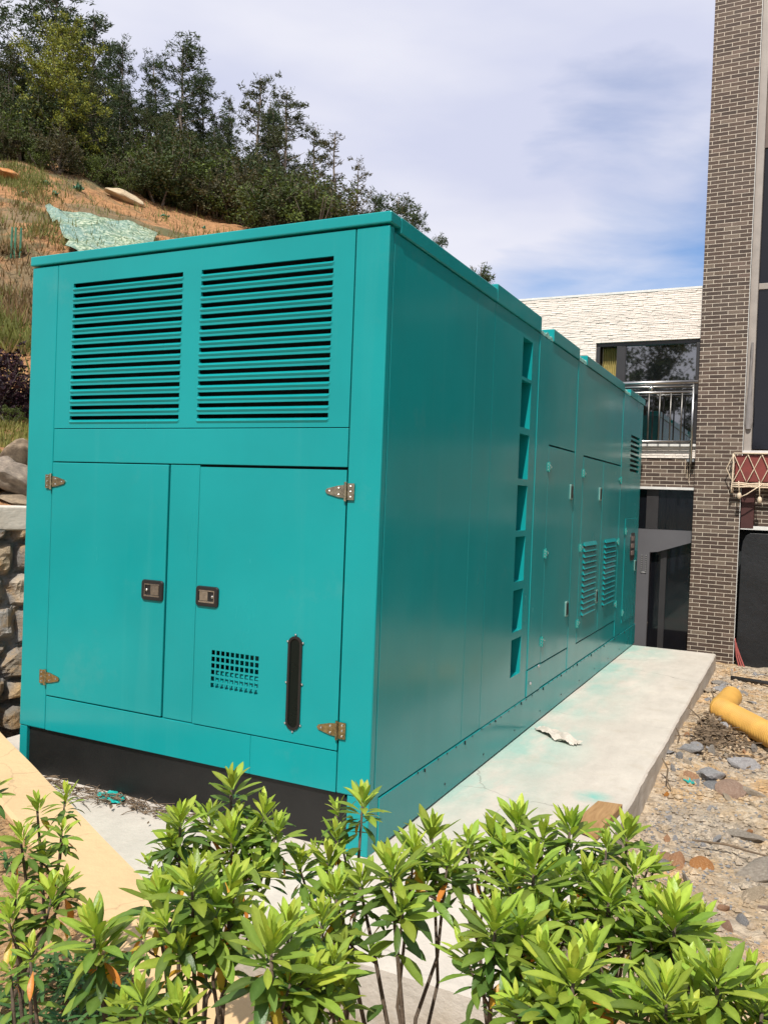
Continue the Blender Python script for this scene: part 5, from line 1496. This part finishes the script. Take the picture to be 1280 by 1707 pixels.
def net():
    poly = [(75, 352), (98, 360), (150, 366), (205, 382), (262, 398), (250, 440), (150, 440), (118, 425), (100, 390)]
    pts = [hillhit(*q) for q in poly]
    c = sum(pts, V3()) / len(pts)
    mb = MB(); vs = [tuple(V3((c.x, c.y, hill_z(c.x, c.y) + .16)))]; fs = []
    n = len(pts); R_ = 10; M_ = 5
    ring = [pts[i].lerp(pts[(i + 1) % n], k / M_) for i in range(n) for k in range(M_)]
    N_ = len(ring)
    for j in range(1, R_ + 1):
        for i, p in enumerate(ring):
            q = c.lerp(p, j / R_)
            if j == R_: q = q + V3((nz(i * .9, 1) * .15, nz(i * .9, 2) * .15, 0))
            vs.append((q.x, q.y, hill_z(q.x, q.y) + .22 + .07 * nz(q.x * 1.8, q.y * 1.8) if j < R_ else hill_z(q.x, q.y) + .16))
    for i in range(N_): fs.append((0, 1 + i, 1 + (i + 1) % N_))
    for j in range(R_ - 1):
        for i in range(N_):
            a = 1 + j * N_; i2 = (i + 1) % N_
            fs.append((a + i, a + N_ + i, a + N_ + i2, a + i2))
    mb.add(vs, fs)
    tag(build('debris_net', mb, M['net'], smooth=True), 'pale green mottled debris net spread on the slope above the generator lid', 'net')
net()
p = hillhit(207, 333)
tag(mesh_obj('boulder', rock_mesh(90, 1.0, 4, .6), simple('pale_rock', (.50, .40, .26), .9, 0, .2, 2, .03, 8), (p.x, p.y, hill_z(p.x, p.y) + .1), (.1, .2, 1.0), (.75, .4, .42)), 'pale tan boulder lying on the slope under the dark wood', 'boulder')
p = hillhit(6, 298)
tag(mesh_obj('boulder', rock_mesh(91, 1.0, 4, .6), M['orange_stone'], (p.x, p.y, hill_z(p.x, p.y) + .1), (0, 0, 2), (.6, .5, .35)), 'tan boulder at the left edge of the slope below the wood', 'boulder')
for i, (px, py, s, lab) in enumerate(((130, 318, .34, 'bunched green netting hanging at the wood edge left of the pale boulder'), (75, 307, .22, 'green scrap of netting on the slope at the left'), (40, 325, .25, 'flat green scrap of netting in the grass at the far left'), (92, 325, .2, 'blue green scrap of netting right of the flat one'), (275, 362, .2, 'small blue green scrap on the slope to the right'), (340, 382, .16, 'tiny green scrap near the right end of the slope'))):
    p = hillhit(px, py)
    o = crumple('net_scrap', lab, 'net scrap', (p.x, p.y, hill_z(p.x, p.y)), s * 1.6, s, i, .42 if i == 0 else .2, M['green_scrap'], 40 + i, 14)
for i, (px, lab) in enumerate(((18, 'left thin green stake standing on the slope above the bush'), (24, 'middle thin green stake standing on the slope above the bush'), (33, 'right thin green stake standing on the slope above the bush'))):
    p = hillhit(px, 430); z = hill_z(p.x, p.y); mb = MB(); mb.tube([(p.x, p.y, z - .1), (p.x + .02, p.y, z + .62)], .022, 6)
    tag(build('stake', mb, M['green_scrap']), lab, 'stake')
# trees on the other side of the yard, behind the photographer, seen mirrored in the window; right-hand row added unseen to block sky light on the generator side
flat = lambda x, y: -0.42
for key, x, y, H, lab in (('p2', -7.5, -24, 12.5, 'tall dark pine behind the photographer at the left'), ('mid', -5.0, -26, 11.5, 'broadleaf tree behind the photographer next to the tall pine'), ('p1', -4.6, -25, 9.0, 'pine behind the photographer in the middle'),
                   ('p3', -3.2, -27, 7.6, 'slender pine behind the photographer in the middle'), ('p4', -.9, -29, 5.6, 'small pine behind the photographer at the right'), ('mid', -9.5, -23, 10, 'broadleaf tree behind the photographer at the far left'), ('b1', -6, -20, 4, 'large bush behind the photographer'), ('mid', 11.5, -7, 9, 'unseen leafy tree added at the near right to shade the generator side'), ('p2', 12.0, -3, 10, 'unseen tall dense pine added at the right to shade the generator side'), ('mid', 11, .5, 9.5, 'unseen spreading leafy tree added at the right to shade the generator side'), ('p4', 12, 3.6, 10, 'unseen pine added at the right near the building to shade the generator side'), ('b3', 9.5, -4.5, 4.2, 'unseen large dark bush added at the near right to shade the generator side'), ('b1', 9.5, 2.4, 4.2, 'unseen large green bush added at the right to shade the generator side')):
    plant(key, x, y, H, lab, 1.0 if y < -15 else 1.8, 8.0 if key[0] != 'b' else 1.5, fn=flat)
